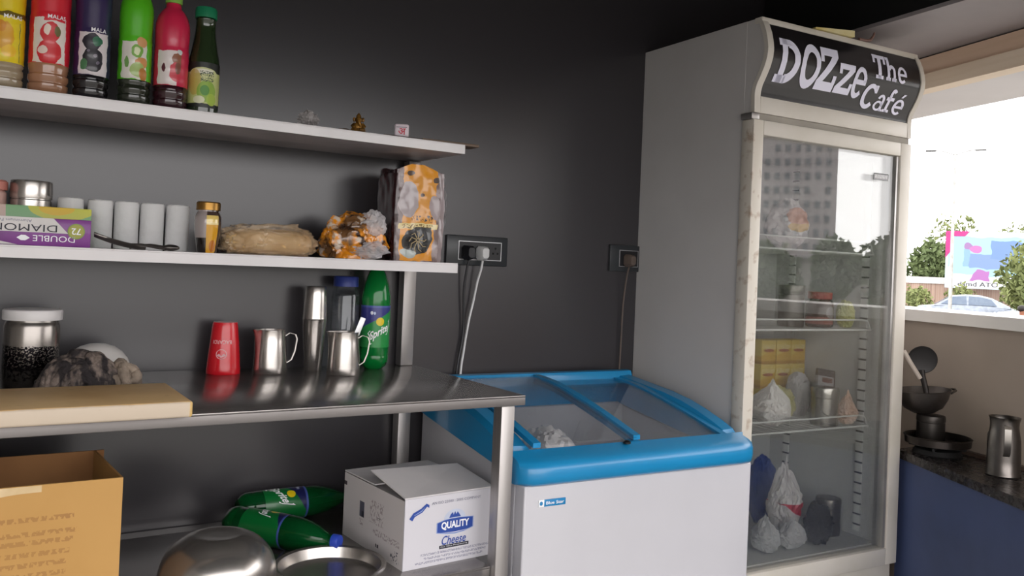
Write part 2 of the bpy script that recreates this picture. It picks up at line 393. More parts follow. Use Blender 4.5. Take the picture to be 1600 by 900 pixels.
# ------------------------------------------------------------------ glass door drinks fridge
FY = R(-3.234)
rf = thing('display_fridge', 'tall cream display fridge with glass door and black sign header', 'fridge', (1.9908, -.5434, 0), FY)
W_, D_ = .7306, .6
GREYSIDE = M('fridge_side_enamel', 'c9c6c4', .42, 0, 'c0bdbb', ns=2)
b = B(); b.box(0, .035, .05, D_, .10, 1.992); b.box(W_ - .035, W_, .05, D_, .10, 1.992); b.box(.035, W_ - .035, D_ - .05, D_, .10, 1.709); b.box(.035, W_ - .035, .05, D_ - .05, .10, .318); b.box(.035, W_ - .035, .05, D_ - .05, 1.655, 1.7085)
b.obj('cabinet', GREYSIDE, rf, smooth=0)
b = B(); b.box(.002, W_ - .002, .02, .049, .10, .255, .004); b.obj('kick_panel', CREAM, rf)
for x in (.07, W_ - .07):
    for y in (.1, D_ - .06): B().lathe([(0, 0), (.024, 0), (.024, .03), (.014, .1)], 14, (x, y, 0)).obj('foot', BLACKP, rf)
b = B(); b.box(.036, .040, .051, D_ - .051, .32, 1.654); b.box(W_ - .040, W_ - .036, .051, D_ - .051, .32, 1.654); b.box(.040, W_ - .040, D_ - .055, D_ - .051, .32, 1.654); b.box(.04, W_ - .04, .051, D_ - .056, .3185, .3215)
b.obj('liner', M('grey_white_liner', 'c8c8c6', .4, 0, 'bebebc', ns=3), rf, smooth=0)
n_ = NT('slotted_strip'); sp_ = n_.n('ShaderNodeSeparateXYZ'); n_.put(sp_.inputs[0], n_.coord())
q_ = n_.math('LESS_THAN', n_.math('FRACT', n_.math('DIVIDE', sp_.outputs[2], .036)), .17)
n_.put(n_.b.inputs['Base Color'], n_.mix(q_, lin('d6d6d4'), lin('4a4a4a'))); STRIP = n_.m
for x, s in ((.0405, 1), (W_ - .0405, -1)):
    for y in (.13, .46):
        b = B(); b.box(min(x, x + s * .006), max(x, x + s * .006), y - .014, y + .014, .34, 1.63, .001)
        b.obj('shelf_strip', STRIP, rf)
HP = [(1.992, 0), (1.975, -.014), (1.943, -.028), (1.915, -.035), (1.893, -.038), (1.868, -.035), (1.842, -.026), (1.816, -.012), (1.793, .002), (1.776, .008), (1.763, .0095), (1.709, .008)]
def hv(z):
    for (za, ya), (zc, yc) in zip(HP, HP[1:]):
        if z >= zc: return ya + (yc - ya) * (za - z) / (za - zc)
    return HP[-1][1]
zs = [1.992 - .0095 * i for i in range(30)] + [1.709]
hb = B(); rings = []
for x in (.0008, W_ - .0008): rings.append([(x, hv(z) + .006, z) for z in zs] + [(x, D_ - .001, 1.709), (x, D_ - .001, 1.992)])
hb.loft(rings); hb.obj('header', GREYSIDE, rf, smooth=40)
for x0, x1 in ((-.002, .022), (W_ - .016, W_ + .004)):
    b = B(); b.loft([[(x0, hv(z) - .004, z), (x1, hv(z) - .004, z), (x1, hv(z) + .012, z), (x0, hv(z) + .012, z)] for z in zs]); b.obj('header_cheek', CREAM, rf, smooth=40)
b = B(); b.box(-.001, W_ + .003, -.012, .02, 1.9755, 1.995, .004).obj('header_top_trim', CREAM, rf)
b = B(); b.box(.023, W_ - .017, .0045, .013, 1.709, 1.760, .002).obj('header_lower_trim', CREAM, rf)
b = B(); zz = [1.762 + (1.974 - 1.762) * i / 26 for i in range(27)]
b.loft([[(.023, hv(z) - .0005, z), (W_ - .017, hv(z) - .0005, z), (W_ - .017, hv(z) + .004, z), (.023, hv(z) + .004, z)] for z in zz])
sg = b.obj('sign_panel', M('black_sign_vinyl', '232022', .28, 0, '1c1a1c', coat=.3), rf, smooth=40)
# slab lettering
def ring_(cx, cy, rx, ry, tx, ty, n=28): return (arc(cx, cy, rx, ry, 0, 360, n)[:-1], [arc(cx, cy, rx - tx, ry - ty, 0, 360, n)[:-1]])
def arcs(cx, cy, rx, ry, tx, ty, a0, a1, n=20): return (arc(cx, cy, rx, ry, a0, a1, n) + arc(cx, cy, rx - tx, ry - ty, a1, a0, n), [])
GL = {
 'D': [rc(.12, 0, .36, 1), rc(0, 0, .5, .17), rc(0, .83, .5, 1), arcs(.42, .5, .55, .5, .25, .2, -90, 90)],
 'O': [ring_(.5, .5, .5, .52, .22, .2)],
 'Z': [rc(.02, .8, .98, 1), rc(0, 0, 1, .2), ([(.0, .2), (.33, .2), (.98, .8), (.64, .8)], []), rc(.02, .64, .2, .8), rc(.82, .2, 1, .36)],
 'e': [arcs(.5, .5, .5, .52, .24, .17, 2, 315), rc(.2, .42, .99, .58)],
 'T': [rc(0, .84, 1, 1), rc(.37, 0, .63, .84), rc(.2, 0, .8, .14), rc(0, .64, .17, .84), rc(.83, .64, 1, .84)],
 'h': [rc(.1, 0, .34, 1), rc(0, 0, .44, .13), rc(0, .87, .34, 1), arcs(.55, .42, .35, .26, .22, .15, 0, 170), rc(.68, 0, .9, .42), rc(.58, 0, 1, .13)],
 'C': [arcs(.52, .5, .52, .52, .24, .19, 38, 322), rc(.78, .66, .96, .98)],
 'a': [arcs(.42, .30, .42, .32, .2, .13, 0, 360), rc(.62, 0, .86, .62), rc(.62, 0, 1, .13), arcs(.5, .62, .36, .40, .22, .17, 0, 160)],
 'f': [rc(.22, 0, .5, .74), rc(.04, 0, .74, .12), rc(.02, .5, .86, .64), arcs(.58, .72, .36, .3, .26, .16, 40, 180)],
}
GL['z'] = GL['Z']; GL['E'] = GL['e'] + [([(.42, 1.12), (.6, 1.12), (.86, 1.36), (.62, 1.36)], [])]
SIGNW = M('bluish_white_vinyl', 'ecebfc', .5, 0, 'e4e3f6')
def letter(ch, nm, x0, z0, x1, z1, sl=.1):
    w, h = x1 - x0, z1 - z0
    P = [([(x0 + (a + sl * (b - .5) * 0) * w, z0 + b * h) for a, b in o], [[(x0 + a * w, z0 + b * h) for a, b in q] for q in hs]) for o, hs in GL[ch]]
    shape('letter_' + nm, P, SIGNW, sg, lambda a, b: (a, hv(b) - .0024, b), cuts=[1.74 + .008 * i for i in range(30)])
for ch, nm, *r in [('D', 'd', .050, 1.806, .142, 1.934), ('O', 'o', .147, 1.806, .229, 1.934), ('Z', 'z', .226, 1.808, .308, 1.936), ('z', 'small_z', .314, 1.809, .388, 1.898), ('e', 'small_e', .388, 1.806, .448, 1.898),
                   ('T', 't', .474, 1.875, .535, 1.954), ('h', 'small_h', .537, 1.875, .588, 1.954), ('e', 'small_e', .594, 1.875, .641, 1.929),
                   ('C', 'c', .452, 1.782, .517, 1.855), ('a', 'small_a', .522, 1.782, .573, 1.830), ('f', 'small_f', .572, 1.782, .616, 1.852), ('E', 'accented_e', .616, 1.780, .668, 1.826)]: letter(ch, nm, *r)
# door
dr = thing('door', None, None); dr.parent = rf
RUST = art('cream_door_edge_with_rust', 'd2cbbf', [('noise', (26, .56, .70), '9a7f66', .75)], 'x', rough=.45)
b = B(); b.box(-.006, .036, 0, .05, .262, 1.688, .003).obj('hinge_stile', RUST, dr)
b = B(); b.box(W_ - .052, W_ + .002, 0, .05, .262, 1.688, .003).obj('stile', CREAM, dr)
b = B(); b.box(.0365, W_ - .0525, 0, .05, 1.643, 1.688, .003); b.obj('top_rail', CREAM, dr)
b = B(); b.box(.0365, W_ - .0525, 0, .05, .262, .318, .003); b.obj('bottom_rail', CREAM, dr)
b = B(); b.box(W_ - .066, W_ - .053, .006, .048, .319, 1.642, .002); b.box(.0370, .041, .006, .048, .319, 1.642, .001); b.obj('inner_bead', M('aluminium_bead', 'bdbbb8', .35, .8), dr)
b = B(); b.box(.0415, W_ - .0665, .014, .018, .319, 1.642); b.box(.0415, W_ - .0665, .034, .038, .319, 1.642)
b.obj('glass_pane', glass('fridge_door_glass', 1.75, (.975, .98, .975), .015, (.7, .71, .7)), dr, smooth=0)
b = B(); b.box(W_ - .17, W_ - .095, .0125, .0136, 1.555, 1.578).obj('door_sticker', art('sticker_print', '8a8a8c', [('print', (W_ - .165, 1.56, W_ - .1, 1.575, 260, 420, .5), 'd8d8d8'), ('rect', (W_ - .17, 1.574, W_ - .09, 1.58), '5a5a5c')], 'x'), dr)
B().box(.021, W_ - .001, .010, .0492, 1.6885, 1.7083).obj('shaded_gap_filler', M('gap_shade_grey', '9c968c', .6), rf, smooth=0)  # added filler strip, coloured like the shaded gap above the door
b = B(); b.box(-.012, .02, .004, .05, 1.689, 1.708, .002); b.lathe([(0, 0), (.007, 0), (.007, .022), (0, .022)], 14, (.002, .012, 1.685)); b.obj('hinge', STEEL, rf)
WIRE = M('white_coated_wire', 'e4e4e2', .35)
def rack(z, lipz):
    r = thing('wire_shelf', None, None); r.parent = rf
    b = B(); x0, x1 = .055, W_ - .055
    for k in range(19): x = x0 + (x1 - x0) * k / 18; b.tube([(x, .09, z), (x, .50, z)], .0016, 6)
    b.obj('grid', WIRE, r)
    b = B(); b.tube([(x0, .09, z), (x1, .09, z), (x1, .50, z), (x0, .50, z)], .0032, 8, closed=True); b.obj('frame', WIRE, r)
    b = B(); b.tube([(x0, .092, lipz), (x1 - .045, .092, lipz), (x1 - .02, .092, lipz - .004), (x1 - .012, .092, lipz - .012), (x1 - .008, .092, z + .012), (x1, .092, z)], .0028, 8); b.obj('front_rail', WIRE, r)
rack(1.307, 1.348); rack(1.046, 1.080); rack(.715, .752)
FM = Matrix.Translation((1.9908, -.5434, 0)) @ Matrix.Rotation(FY, 4, 'Z')
def fl(u, v, z): p = FM @ Vector((u, v, z)); return (p.x, p.y, p.z)

# ------------------------------------------------------------------ syrup bottles on the upper shelf
Z1 = 1.5346
def juice(x, y, rot, r, lo, hi, liquid, sleeve, layers, label, capc, brand=None, brz=None, ex=0.):
    t = thing('syrup_bottle', label, 'bottle', (x, y, Z1), rot, 'syrup bottles on the upper shelf')
    H = hi
    LQ = M('syrup', liquid, .08, 0, coat=.4, ns=9)
    body = [(0, 0), (r * .8, 0), (r * .95, .005), (r, .012), (r, .019), (r * .93, .022), (r * .93, .025), (r, .029), (r, .038), (r * .94, .041), (r * .94, .044), (r, lo - .004), (r * .985, lo), (r * .985, lo + .004)]
    B().lathe(body, 44).obj('bottle_body', LQ, t)
    zz = [(r * .985, lo + .001), (r * 1.005, lo + .002)] + [(r * (1.005 if k % 3 else .99), lo + .006 + (H - lo - .012) * k / 9) for k in range(10)] + [(r * 1.005, H), (r * .97, H + .006), (r * .97, H + .010)]
    H += ex; zz += [(r * .99, H + .004), (r * 1.0, H + .014), (r * 1.01, H + .03), (r * .98, H + .046), (r * .86, H + .062), (r * .66, H + .074), (r * .46, H + .082), (r * .42, H + .092), (.0, H + .092)]
    lb = B().lathe(zz, 44).obj('label_sleeve', art('sleeve_print', sleeve, layers, 'cyl', r, .28, coat=.35, wob=.009, wobs=60), t)
    if brand: text('brand_lettering', brand, .0085, INKW, lb, cylmap(r * 1.01, .012, brz), bold=.012)
    B().lathe([(0, H + .0925), (r * .5, H + .0925), (r * .5, H + .112), (r * .46, H + .115), (0, H + .115)], 30, fn=lambda q, z, a: q * (1 + .015 * math.cos(24 * a))).obj('cap', M('bottle_cap', capc, .4), t)
WH = 'e6dcd4'
juice(.064, -.262, R(-2), .034, .051, .150, 'a8977c', 'e8cf1e', [('rect', (-.2, .145, .2, .155), '6a5a1c'), ('ell', (-.004, .105, .019, .028), 'e0a62c'), ('ell', (-.012, .125, .012, .012), 'd88f22'), ('ell', (.006, .075, .014, .012), 'f0c030'), ('rect', (.026, .055, .0275, .135), '5a6a2c')], 'yellow syrup bottle at the far left end of the upper shelf', 'd8b020', 'MALAS', .145, ex=0.05)
juice(.143, -.262, R(-4), .0385, .060, .160, 'a7795c', 'd42434', [('rect', (-.034, .062, .032, .156), WH), ('ell', (.0, .125, .019, .022), 'd23a40'), ('ell', (.0, .085, .024, .026), 'd02f36'), ('ell', (-.006, .131, .007, .012), 'e9d6c8'), ('ell', (.014, .128, .006, .011), '6f6a40'), ('ell', (-.013, .088, .009, .009), 'e6cfc4'), ('rect', (-.012, .15, .03, .17), 'd42434')], 'red-capped guava syrup bottle with brown liquid, second from left', 'c02030', 'MALAS', .158, ex=.05)
juice(.224, -.262, R(-6), .036, .048, .142, '1c1a1d', '322650', [('rect', (-.028, .05, .034, .140), 'd8d0d2'), ('ell', (-.001, .12, .019, .018), '241f2a'), ('ell', (.002, .082, .021, .026), '1f1c24'), ('ell', (.010, .122, .010, .010), '2f6a4c'), ('ell', (-.016, .072, .008, .012), '4c7a52'), ('ell', (.006, .090, .004, .004), '77707c'), ('ell', (-.006, .10, .003, .003), '6a6472'), ('ell', (.012, .076, .004, .004), '6a6472')], 'dark purple blackcurrant syrup bottle with black liquid', '241c38', 'MALA', .146, ex=.045)
juice(.310, -.262, R(-8.6), .0345, .052, .140, '2a2f24', '52b41c', [('rect', (-.03, .054, .026, .136), 'd9d6cc'), ('ell', (.004, .115, .013, .014), '74a843'), ('ell', (.004, .115, .007, .008), 'd6dfb0'), ('ell', (.014, .136, .012, .011), 'cf9a68'), ('ell', (.014, .09, .014, .013), 'c98a4e'), ('ell', (.006, .075, .016, .016), '9fb86a'), ('ell', (-.017, .09, .005, .012), '6f9a54'), ('ell', (.018, .066, .009, .014), 'b5793a')], 'bright green kiwi syrup bottle between the purple and pink ones', '3f9a20', ex=.032)
juice(.386, -.262, R(-10.6), .0368, .050, .130, '33141d', 'c8264a', [('rect', (-.031, .052, .012, .128), 'dcd2d0'), ('ell', (.014, .110, .013, .013), '8e5a42'), ('ell', (.010, .082, .013, .022), 'c63a48'), ('ell', (.015, .09, .007, .014), '7d4a3c'), ('ell', (-.016, .09, .004, .010), '5a2a34'), ('rect', (.022, .05, .034, .13), 'c8324c'), ('ell', (.018, .127, .006, .006), 'c9d0d0')], 'pink-red syrup bottle with green cap beside the dark mint bottle', '7fae4a', ex=.018)

t = thing('mint_syrup_bottle', 'slim dark glass mint syrup bottle with green cap, end of the row', 'bottle', (.459, -.255, Z1), R(-12.6), 'syrup bottles on the upper shelf')
B().lathe([(0, 0), (.03, 0), (.034, .004), (.0345, .012), (.0345, .118), (.033, .128), (.030, .142), (.026, .165), (.0225, .19), (.0215, .215), (.0225, .217), (.0225, .220), (.020, .222), (0, .222)], 44).obj('bottle_body', M('dark_green_syrup_glass', '27361f', .06, 0, '1c2818', coat=.5), t)
B().lathe([(.0352, .013), (.0352, .103), (.0352, .116)], 44, cap0=False, cap1=False).obj('label', art('mint_label', '1b1f1a', [('rect', (-.05, .022, .05, .094), 'b9c07a'), ('ell', (0, .09, .034, .014), 'c2c68c'), ('rect', (-.02, .090, .022, .100), 'd9d8c6'), ('ell', (-.02, .07, .016, .03), 'b39c3c', .7), ('ell', (.008, .05, .022, .024), '86a83a'), ('ell', (.004, .052, .010, .012), '4f8a34'), ('ell', (-.008, .03, .013, .009), 'd3d3b0'), ('ell', (.02, .032, .012, .014), '9db63e'), ('print', (-.008, .084, .024, .096, 260, 420, .5), '3c4a30'), ('print', (-.006, .072, .024, .082, 220, 380, .5), '4a5a3a')], 'cyl', .0352, .4, wob=.003), t)
B().lathe([(0, .2225), (.0245, .2225), (.0245, .243), (.022, .247), (0, .247)], 36, fn=lambda q, z, a: q * (1 + .012 * math.cos(30 * a))).obj('cap', M('green_cap', '1d7a54', .4), t)

# oddments on the upper shelf
B().blob((0, 0, .018), (.024, .016, .024), .3, 3, 3, 0.0005, crease=.5, sub=4).obj('crumpled_wrapper', M('greyish_wrapper', '8d8988', .35, 0, '6a6665', ns=30), loc=(.710, -.262, Z1), smooth=15, label='crumpled grey plastic wrapper on the edge of the upper shelf', cat='wrapper')
t = thing('figurine', 'small golden seated figurine on the upper shelf', 'figurine', (.842, -.262, Z1), R(-22))
GOLD = M('aged_gilt', '9a6f2e', .4, .5, '4f3617', ns=60)
b = B(); b.lathe([(0, 0), (.021, 0), (.022, .004), (.019, .008), (.018, .009)], 24); b.obj('base', GOLD, t)
b = B(); b.blob((0, .0, .018), (.014, .011, .013), .15, 3, 1, sub=3); b.blob((0, -.002, .036), (.0085, .009, .010), .1, 3, 2, sub=3); b.lathe([(.007, .042), (.006, .047), (.002, .053), (0, .055)], 14)
b.tube([(0, -.010, .036), (.001, -.014, .030), (.004, -.014, .022), (.006, -.012, .018)], [.004, .0035, .003, .002], 8)
for s in (-1, 1): b.tube([(s * .010, 0, .027), (s * .016, -.004, .020), (s * .011, -.011, .015)], .0035, 8); b.tube([(0, -.006, .011), (s * .014, -.012, .010), (s * .002, -.016, .0095)], .0045, 8); b.blob((s * .011, 0, .037), (.004, .0018, .006), 0, 2, 1, sub=2)
b.obj('body', GOLD, t, smooth=60)
B().blob((0, 0, .004), (.018, .012, .0055), .2, 3, 9, 0.0004, crease=.3, sub=3).obj('dried_petals', M('faded_petals', '5d4b3c', .8, 0, '463a30', ns=50), loc=(.803, -.27, Z1), smooth=20, label='small heap of faded petals beside the golden figurine', cat='petals')
t = thing('symbol_block', 'small rounded white block with red symbol on the upper shelf', 'block', (.963, -.262, Z1 + .0055), R(-24))
b = B(); b.box(-.019, .019, -.006, .006, 0, .036, .0055, 3); b.obj('block', M('pinkish_white_acrylic', 'dccfd6', .3), t)
text('symbol', '\u0905', .017, INKR, t, frontmap(.001, -.0066, .0155), wd=.02, bold=.015)
b = B(); b.box(-.014, .014, -.0066, -.0061, .026, .0275); b.obj('top_line', INKK, t)
B().box(-.055, .055, -.020, .020, 0, .005, .002).obj('wooden_tray_slip', M('dark_thin_board', '4b3a33', .6, 0, '3b2d28', ns=30), loc=(.955, -.275, Z1), rot=R(1.5), label='thin dark board lying under the white symbol block', cat='board')
B().box(-.085, .085, -.028, .028, 0, .008, .002).obj('wooden_plank', M('weathered_slat', '6e5d50', .65, 0, '54463c', ns=12, stretch=(.2, 4, 1)), loc=(1.098, -.264, Z1), rot=R(-2), label='weathered brown slat jutting past the right end of the upper shelf', cat='slat')
B().box(-.045, .045, -.02, .02, 0, .004, .0015).obj('card_scrap', M('brown_card', '6b5a4c', .8), loc=(.868, -.218, Z1), rot=R(8), label='thin brown card scrap lying behind the golden figurine', cat='card')

# ------------------------------------------------------------------ lower shelf
Z2 = 1.2170
FOIL = art('foil_box_print', '6d2a78', [('half', (-.72, .35, -.0175, -.2, -.01, .2, .09), 'd5d2cf'), ('half', (.95, .5, .062, -.2, -.01, .2, .09), '6d2a78', 0), ('rect', (-.145, .0, -.062, .031), '6d2a78', 0), ('noise', (9, .5, .75), 'b54fb0', .35)], 'x', rough=.35, coat=.2)
t = thing('foil_box', 'purple and white aluminium foil box lying upside down, shelf left end', 'box', (.121, -.262, Z2), R(-1))
b = B(); b.box(-.16, .115, -.028, .028, 0, .058, .0015).obj('carton', M('foil_purple', '6a2776', .35, 0, '7d338a', ns=10, coat=.2), t)
fm = lambda x0, z0: frontmap(x0, -.0287, z0)
shape('white_panel', [([(-.16, .010), (-.075, .010), (-.055, .0275), (.072, .0275), (.044, .0578), (-.16, .0578)], [])], M('foil_white', 'd6d2d0', .4), t, lambda a, b_: (a, -.0284, b_))
shape('white_corner', [([(-.16, .001), (-.02, .001), (-.055, .008), (-.16, .026)], [])], M('foil_white_corner', 'd6d2d0', .4), t, lambda a, b_: (a, -.0283, b_))
text('lettering', 'DOUBLE', .0125, INKW, t, fm(.046, .0155), wd=.078, flip=True)
text('lettering', 'DIAMOND', .0145, INKK, t, fm(-.020, .0365), wd=.142, flip=True)
text('lettering', 'Aluminium Foil', .006, INKG, t, fm(-.028, .0505), wd=.065, flip=True)
shape('roundel', [(arc(.0, 0, .0165, .0165, 0, 360, 28)[:-1], [])], M('lime_roundel', 'a3a43c', .4), t, fm(.087, .033))
shape('roundel_ring', [(arc(.0, 0, .0165, .0165, 0, 360, 28)[:-1], [arc(.0, 0, .0145, .0145, 0, 360, 28)[:-1]])], M('lime_ring', '7f9a34', .4), t, lambda a, b_: (.087 + a, -.0289, .033 + b_))
text('lettering', '72', .014, INKW, t, lambda a, b_: (.087 + a, -.0291, .033 + b_), flip=True, bold=.01)
shape('diamond_mark', [([(-.012, 0), (-.004, .0055), (.004, .0055), (.012, 0), (.004, -.0055), (-.004, -.0055)], []), ], INKW, t, fm(-.010, .0155))
b = B(); b.box(-.15, .088, -.026, .026, 0, .0845, .0015); b.obj('wrap_carton', art('green_yellow_print', '7fae7c', [('ell', (.03, .085, .065, .03), 'c3c450'), ('ell', (.02, .082, .035, .015), 'd9b63c'), ('rect', (-.2, -.01, -.075, .1), 'c9b0a4')], 'x', wob=.01, wobs=12), loc=(.155, -.197, Z2), label='pale green and yellow carton directly behind the foil box', cat='box')
def canister(name, label, loc, r, h, lidh, mat=STEELP, group=None):
    t = thing(name, label, 'canister', loc, 0, group)
    B().lathe([(0, 0), (r * .97, 0), (r, .004), (r, h - lidh - .004), (r * .96, h - lidh - .002), (r * .96, h - lidh), (0, h - lidh)], 44).obj('body', mat, t)
    B().lathe([(r * .98, h - lidh + .0002), (r * 1.02, h - lidh + .0005), (r * 1.03, h - lidh + .004), (r * 1.02, h - .006), (r * .99, h - .001), (r * .9, h), (0, h - .001)], 44).obj('lid', mat, t)
    return t
canister('steel_canister', 'polished steel canister standing behind the foil box', (.132, -.112, Z2), .0415, .144, .040)
t = thing('spice_jar', 'pink lidded jar at the far left end of the lower shelf', 'jar', (.044, -.112, Z2))
B().lathe([(0, 0), (.038, 0), (.041, .004), (.041, .112), (.036, .118), (0, .118)], 36).obj('body', M('pale_pink_jar', 'd9b0a6', .35), t)
B().lathe([(.036, .1182), (.0425, .1185), (.0425, .136), (.039, .140), (0, .140)], 36).obj('lid', M('salmon_lid', 'cf8478', .4), t)
PAPER = M('white_tissue_roll', 'd9d9d9', .75, 0, 'd0d0d0', ns=12, bump=.15, bs=90)
rolls = [(.211, .056, .0, 'single white paper roll peeping over the green carton'), (.273, .0275, 0, 'leftmost of the four white paper rolls in a row'), (.3295, .0265, 0, 'second of the four white paper rolls from the left'), (.386, .0278, 0, 'third of the four white paper rolls from the left'), (.444, .0278, 0, 'rightmost of the four white paper rolls, nearest the honey jar')]
for i, (x, r, _, lb) in enumerate(rolls):
    r = .0268 if i else .027
    t = thing('paper_roll', lb, 'paper roll', (x, -.12, Z2), 0, 'white paper rolls on the lower shelf')
    b = B(); b.lathe([(.011, 0), (r - .001, 0), (r, .001), (r, .109), (r - .0025, .1115), (.011, .1115)], 40, cap0=False, cap1=False); b.obj('paper', PAPER, t)
    b = B(); b.lathe([(.0085, .0), (.0108, .0), (.0108, .112), (.0085, .112), (.0085, 0)], 24, cap0=False, cap1=False); b.obj('core', M('card_core', '4a4038', .8), t)
t = thing('honey_jar', 'small honey jar with gold lid beside the paper rolls', 'jar', (.4935, -.215, Z2), R(-13))
B().lathe([(0, 0), (.021, 0), (.023, .004), (.025, .02), (.029, .05), (.0305, .07), (.030, .085), (.026, .094), (.0235, .097), (.0235, .100), (0, .100)], 40).obj('glass_body', art('honey_in_glass', '4a3a34', [('rect', (-.1, .035, -.003, .11), '9d9290'), ('rect', (-.1, .0, -.003, .034), '1d1714'), ('rect', (-.003, .0, .026, .088), 'd39a20'), ('rect', (-.003, .066, .026, .072), 'f0dca0'), ('rect', (-.003, .072, .026, .088), 'e0c470'), ('ell', (.014, .016, .009, .014), 'b56a18')], 'cyl', .029, .1, coat=.6), t)
B().lathe([(.024, .1002), (.0272, .1005), (.0272, .117), (.025, .120), (0, .120)], 40, fn=lambda q, z, a: q * (1 + .008 * math.cos(40 * a))).obj('lid', M('gold_lid', 'a07a3e', .3, .85, '8a6632', ns=30), t)
t = thing('serving_tongs', 'dark steel serving tongs lying in front of the paper rolls', 'tongs', (.320, -.255, Z2), R(0))
b = B(); n_ = 14; rg = []
for i in range(n_ + 1):
    q = i / n_; x = -.074 + .105 * q; wd_ = .004 + .016 * math.sin(min(1, q * 1.5) * 1.57) * (1 - .55 * max(0, q - .6) / .4); lift = .024 * (1 - q) ** 1.8
    rg.append([(x, wd_ * math.cos(R(a)) , lift + .010 - .010 * math.sin(R(a))) for a in range(-0, 181, 30)] + [(x, (wd_ - .001) * math.cos(R(a)), lift + .0112 - .010 * math.sin(R(a))) for a in range(180, -1, -30)])
b.loft(rg); b.obj('scoop', STEELD, t, smooth=60)
B().tube([(-.02, -.012, .011), (.02, -.013, .012), (.06, -.008, .006), (.075, -.006, .004)], [.0022, .0028, .003, .003], 8).obj('arm', STEELD, t)
t = thing('serving_spoon', 'dark oval serving spoon lying beside the tongs', 'spoon', (.405, -.258, Z2), R(4))
b = B(); b.blob((.0, 0, .008), (.019, .013, .0075), 0, 1, 1, 0.0004, sub=3); b.obj('bowl', STEELD, t)
B().tube([(-.015, 0, .008), (-.045, .001, .012), (-.075, .002, .008), (-.088, .004, .004)], [.004, .003, .003, .0035], 8).obj('handle', STEELD, t)

# bags of bread
t = thing('flatbread_bag', 'flat plastic bag of pale flatbreads in the middle of the shelf', 'bread bag', (.652, -.165, Z2), R(-6))
b = B(); b.blob((0, 0, .032), (.108, .075, .034), .06, 2, 4, 0.004, sub=4, pw=.7); b.obj('breads', M('pale_bread', 'cda873', .8, 0, 'dabb88', ns=16, stretch=(1, 1, 6)), t)
b = B(); b.blob((0, 0, .034), (.116, .084, .044), .10, 2.2, 6, 0.0006, crease=.22, sub=5, pw=.75); b.obj('film', M('film_over_bread', 'd8c0a0', .2, 0, 'b79a78', ns=10, alpha=.42, coat=.4), t, smooth=25)
BREADW = art('orange_wrap_print', '6b4a2a', [('noise', (14, .42, .5), 'd98a1c'), ('noise', (23, .56, .62), '3a2418'), ('noise', (31, .60, .68), 'cdbfae')], 'x', rough=.22, coat=.5)
t = thing('bun_packet', 'crumpled orange-printed packet of buns leaning by the tall loaf', 'bread bag', (.880, -.175, Z2), R(-18))
b = B(); b.blob((-.005, 0, .05), (.078, .055, .068), .30, 1.6, 11, .0006, crease=.22, sub=5, pw=.85); b.obj('packet', BREADW, t, smooth=22)
b = B(); b.blob((.045, -.02, .09), (.036, .030, .038), .3, 1.8, 5, None, crease=.3, sub=4); b.blob((.035, -.04, .024), (.05, .026, .024), .3, 1.8, 15, .0006, crease=.3, sub=4); b.obj('loose_film', CLEARBAG, t, smooth=20)
t = thing('bread_loaf', 'tall sliced loaf standing upright in orange and clear wrapper', 'bread bag', (1.046, -.165, Z2), R(0))
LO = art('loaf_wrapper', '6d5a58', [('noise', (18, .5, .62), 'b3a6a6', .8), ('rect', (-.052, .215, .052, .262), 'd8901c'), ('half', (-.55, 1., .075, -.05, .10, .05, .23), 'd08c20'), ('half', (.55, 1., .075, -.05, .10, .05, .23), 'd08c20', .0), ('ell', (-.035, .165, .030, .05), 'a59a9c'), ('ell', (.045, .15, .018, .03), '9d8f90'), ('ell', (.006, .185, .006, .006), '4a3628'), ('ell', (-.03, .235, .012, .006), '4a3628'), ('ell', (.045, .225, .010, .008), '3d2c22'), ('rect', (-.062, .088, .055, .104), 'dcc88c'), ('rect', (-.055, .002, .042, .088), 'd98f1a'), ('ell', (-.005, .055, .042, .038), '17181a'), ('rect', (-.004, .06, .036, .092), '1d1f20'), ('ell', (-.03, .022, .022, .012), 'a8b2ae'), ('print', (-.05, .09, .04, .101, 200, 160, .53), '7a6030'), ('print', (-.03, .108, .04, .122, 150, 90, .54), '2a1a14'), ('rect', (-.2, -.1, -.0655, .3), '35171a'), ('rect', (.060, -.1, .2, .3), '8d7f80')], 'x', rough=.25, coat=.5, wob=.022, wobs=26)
b = bmesh.new(); bmesh.ops.create_cube(b, size=1); bmesh.ops.subdivide_edges(b, edges=b.edges[:], cuts=22, use_grid_fill=True)
for x in b.verts:
    p = x.co.copy(); q = Vector((p.x * .145, p.y * .115, (p.z + .5) * .258)); ed = max(abs(p.x), abs(p.y))
    bul = 1 + .05 * math.sin((p.z + .5) * math.pi); q.x *= bul; q.y *= bul
    k = .0035 * noise.noise(q * 40) + .0035 * (abs(noise.noise(q * 75 + Vector((3, 1, 2)))) - .2); nrm = Vector((p.x, p.y, 0)).normalized() if ed > .01 else Vector((0, 0, 1))
    q += nrm * k * (1 if p.z > -.49 else 0); rr = Vector((p.x, p.y)); 
    if abs(p.x) > .42 and abs(p.y) > .42: q.x *= .975; q.y *= .965
    if p.z > .45: q.z += .012 * noise.noise(q * 25) - .012 * (2 * abs(p.x)) ** 2
    x.co = q
bb = B(); bb.merge(b); bb.obj('wrapped_loaf', LO, t, smooth=40)
b = B()
b.grid(lambda u, v: (.0735 + .012 * math.sin(v * 3.1) + .004 * noise.noise(Vector((u * 4, v * 9, 1))), -.05 + u * .035 , .06 + v * .18), 8, 24); b.obj('film_fold', CLEARBAG, t)
b = B()
for k in range(9):
    a = k * .7; b.tube([(-.006 + .003 * math.cos(a), -.0655, .058 + .003 * math.sin(a)), (-.006 + .02 * math.cos(a), -.0658, .056 + .024 * math.sin(a)), (-.006 + .026 * math.cos(a + .3), -.0655, .052 + .028 * math.sin(a + .3))], .0011, 5)
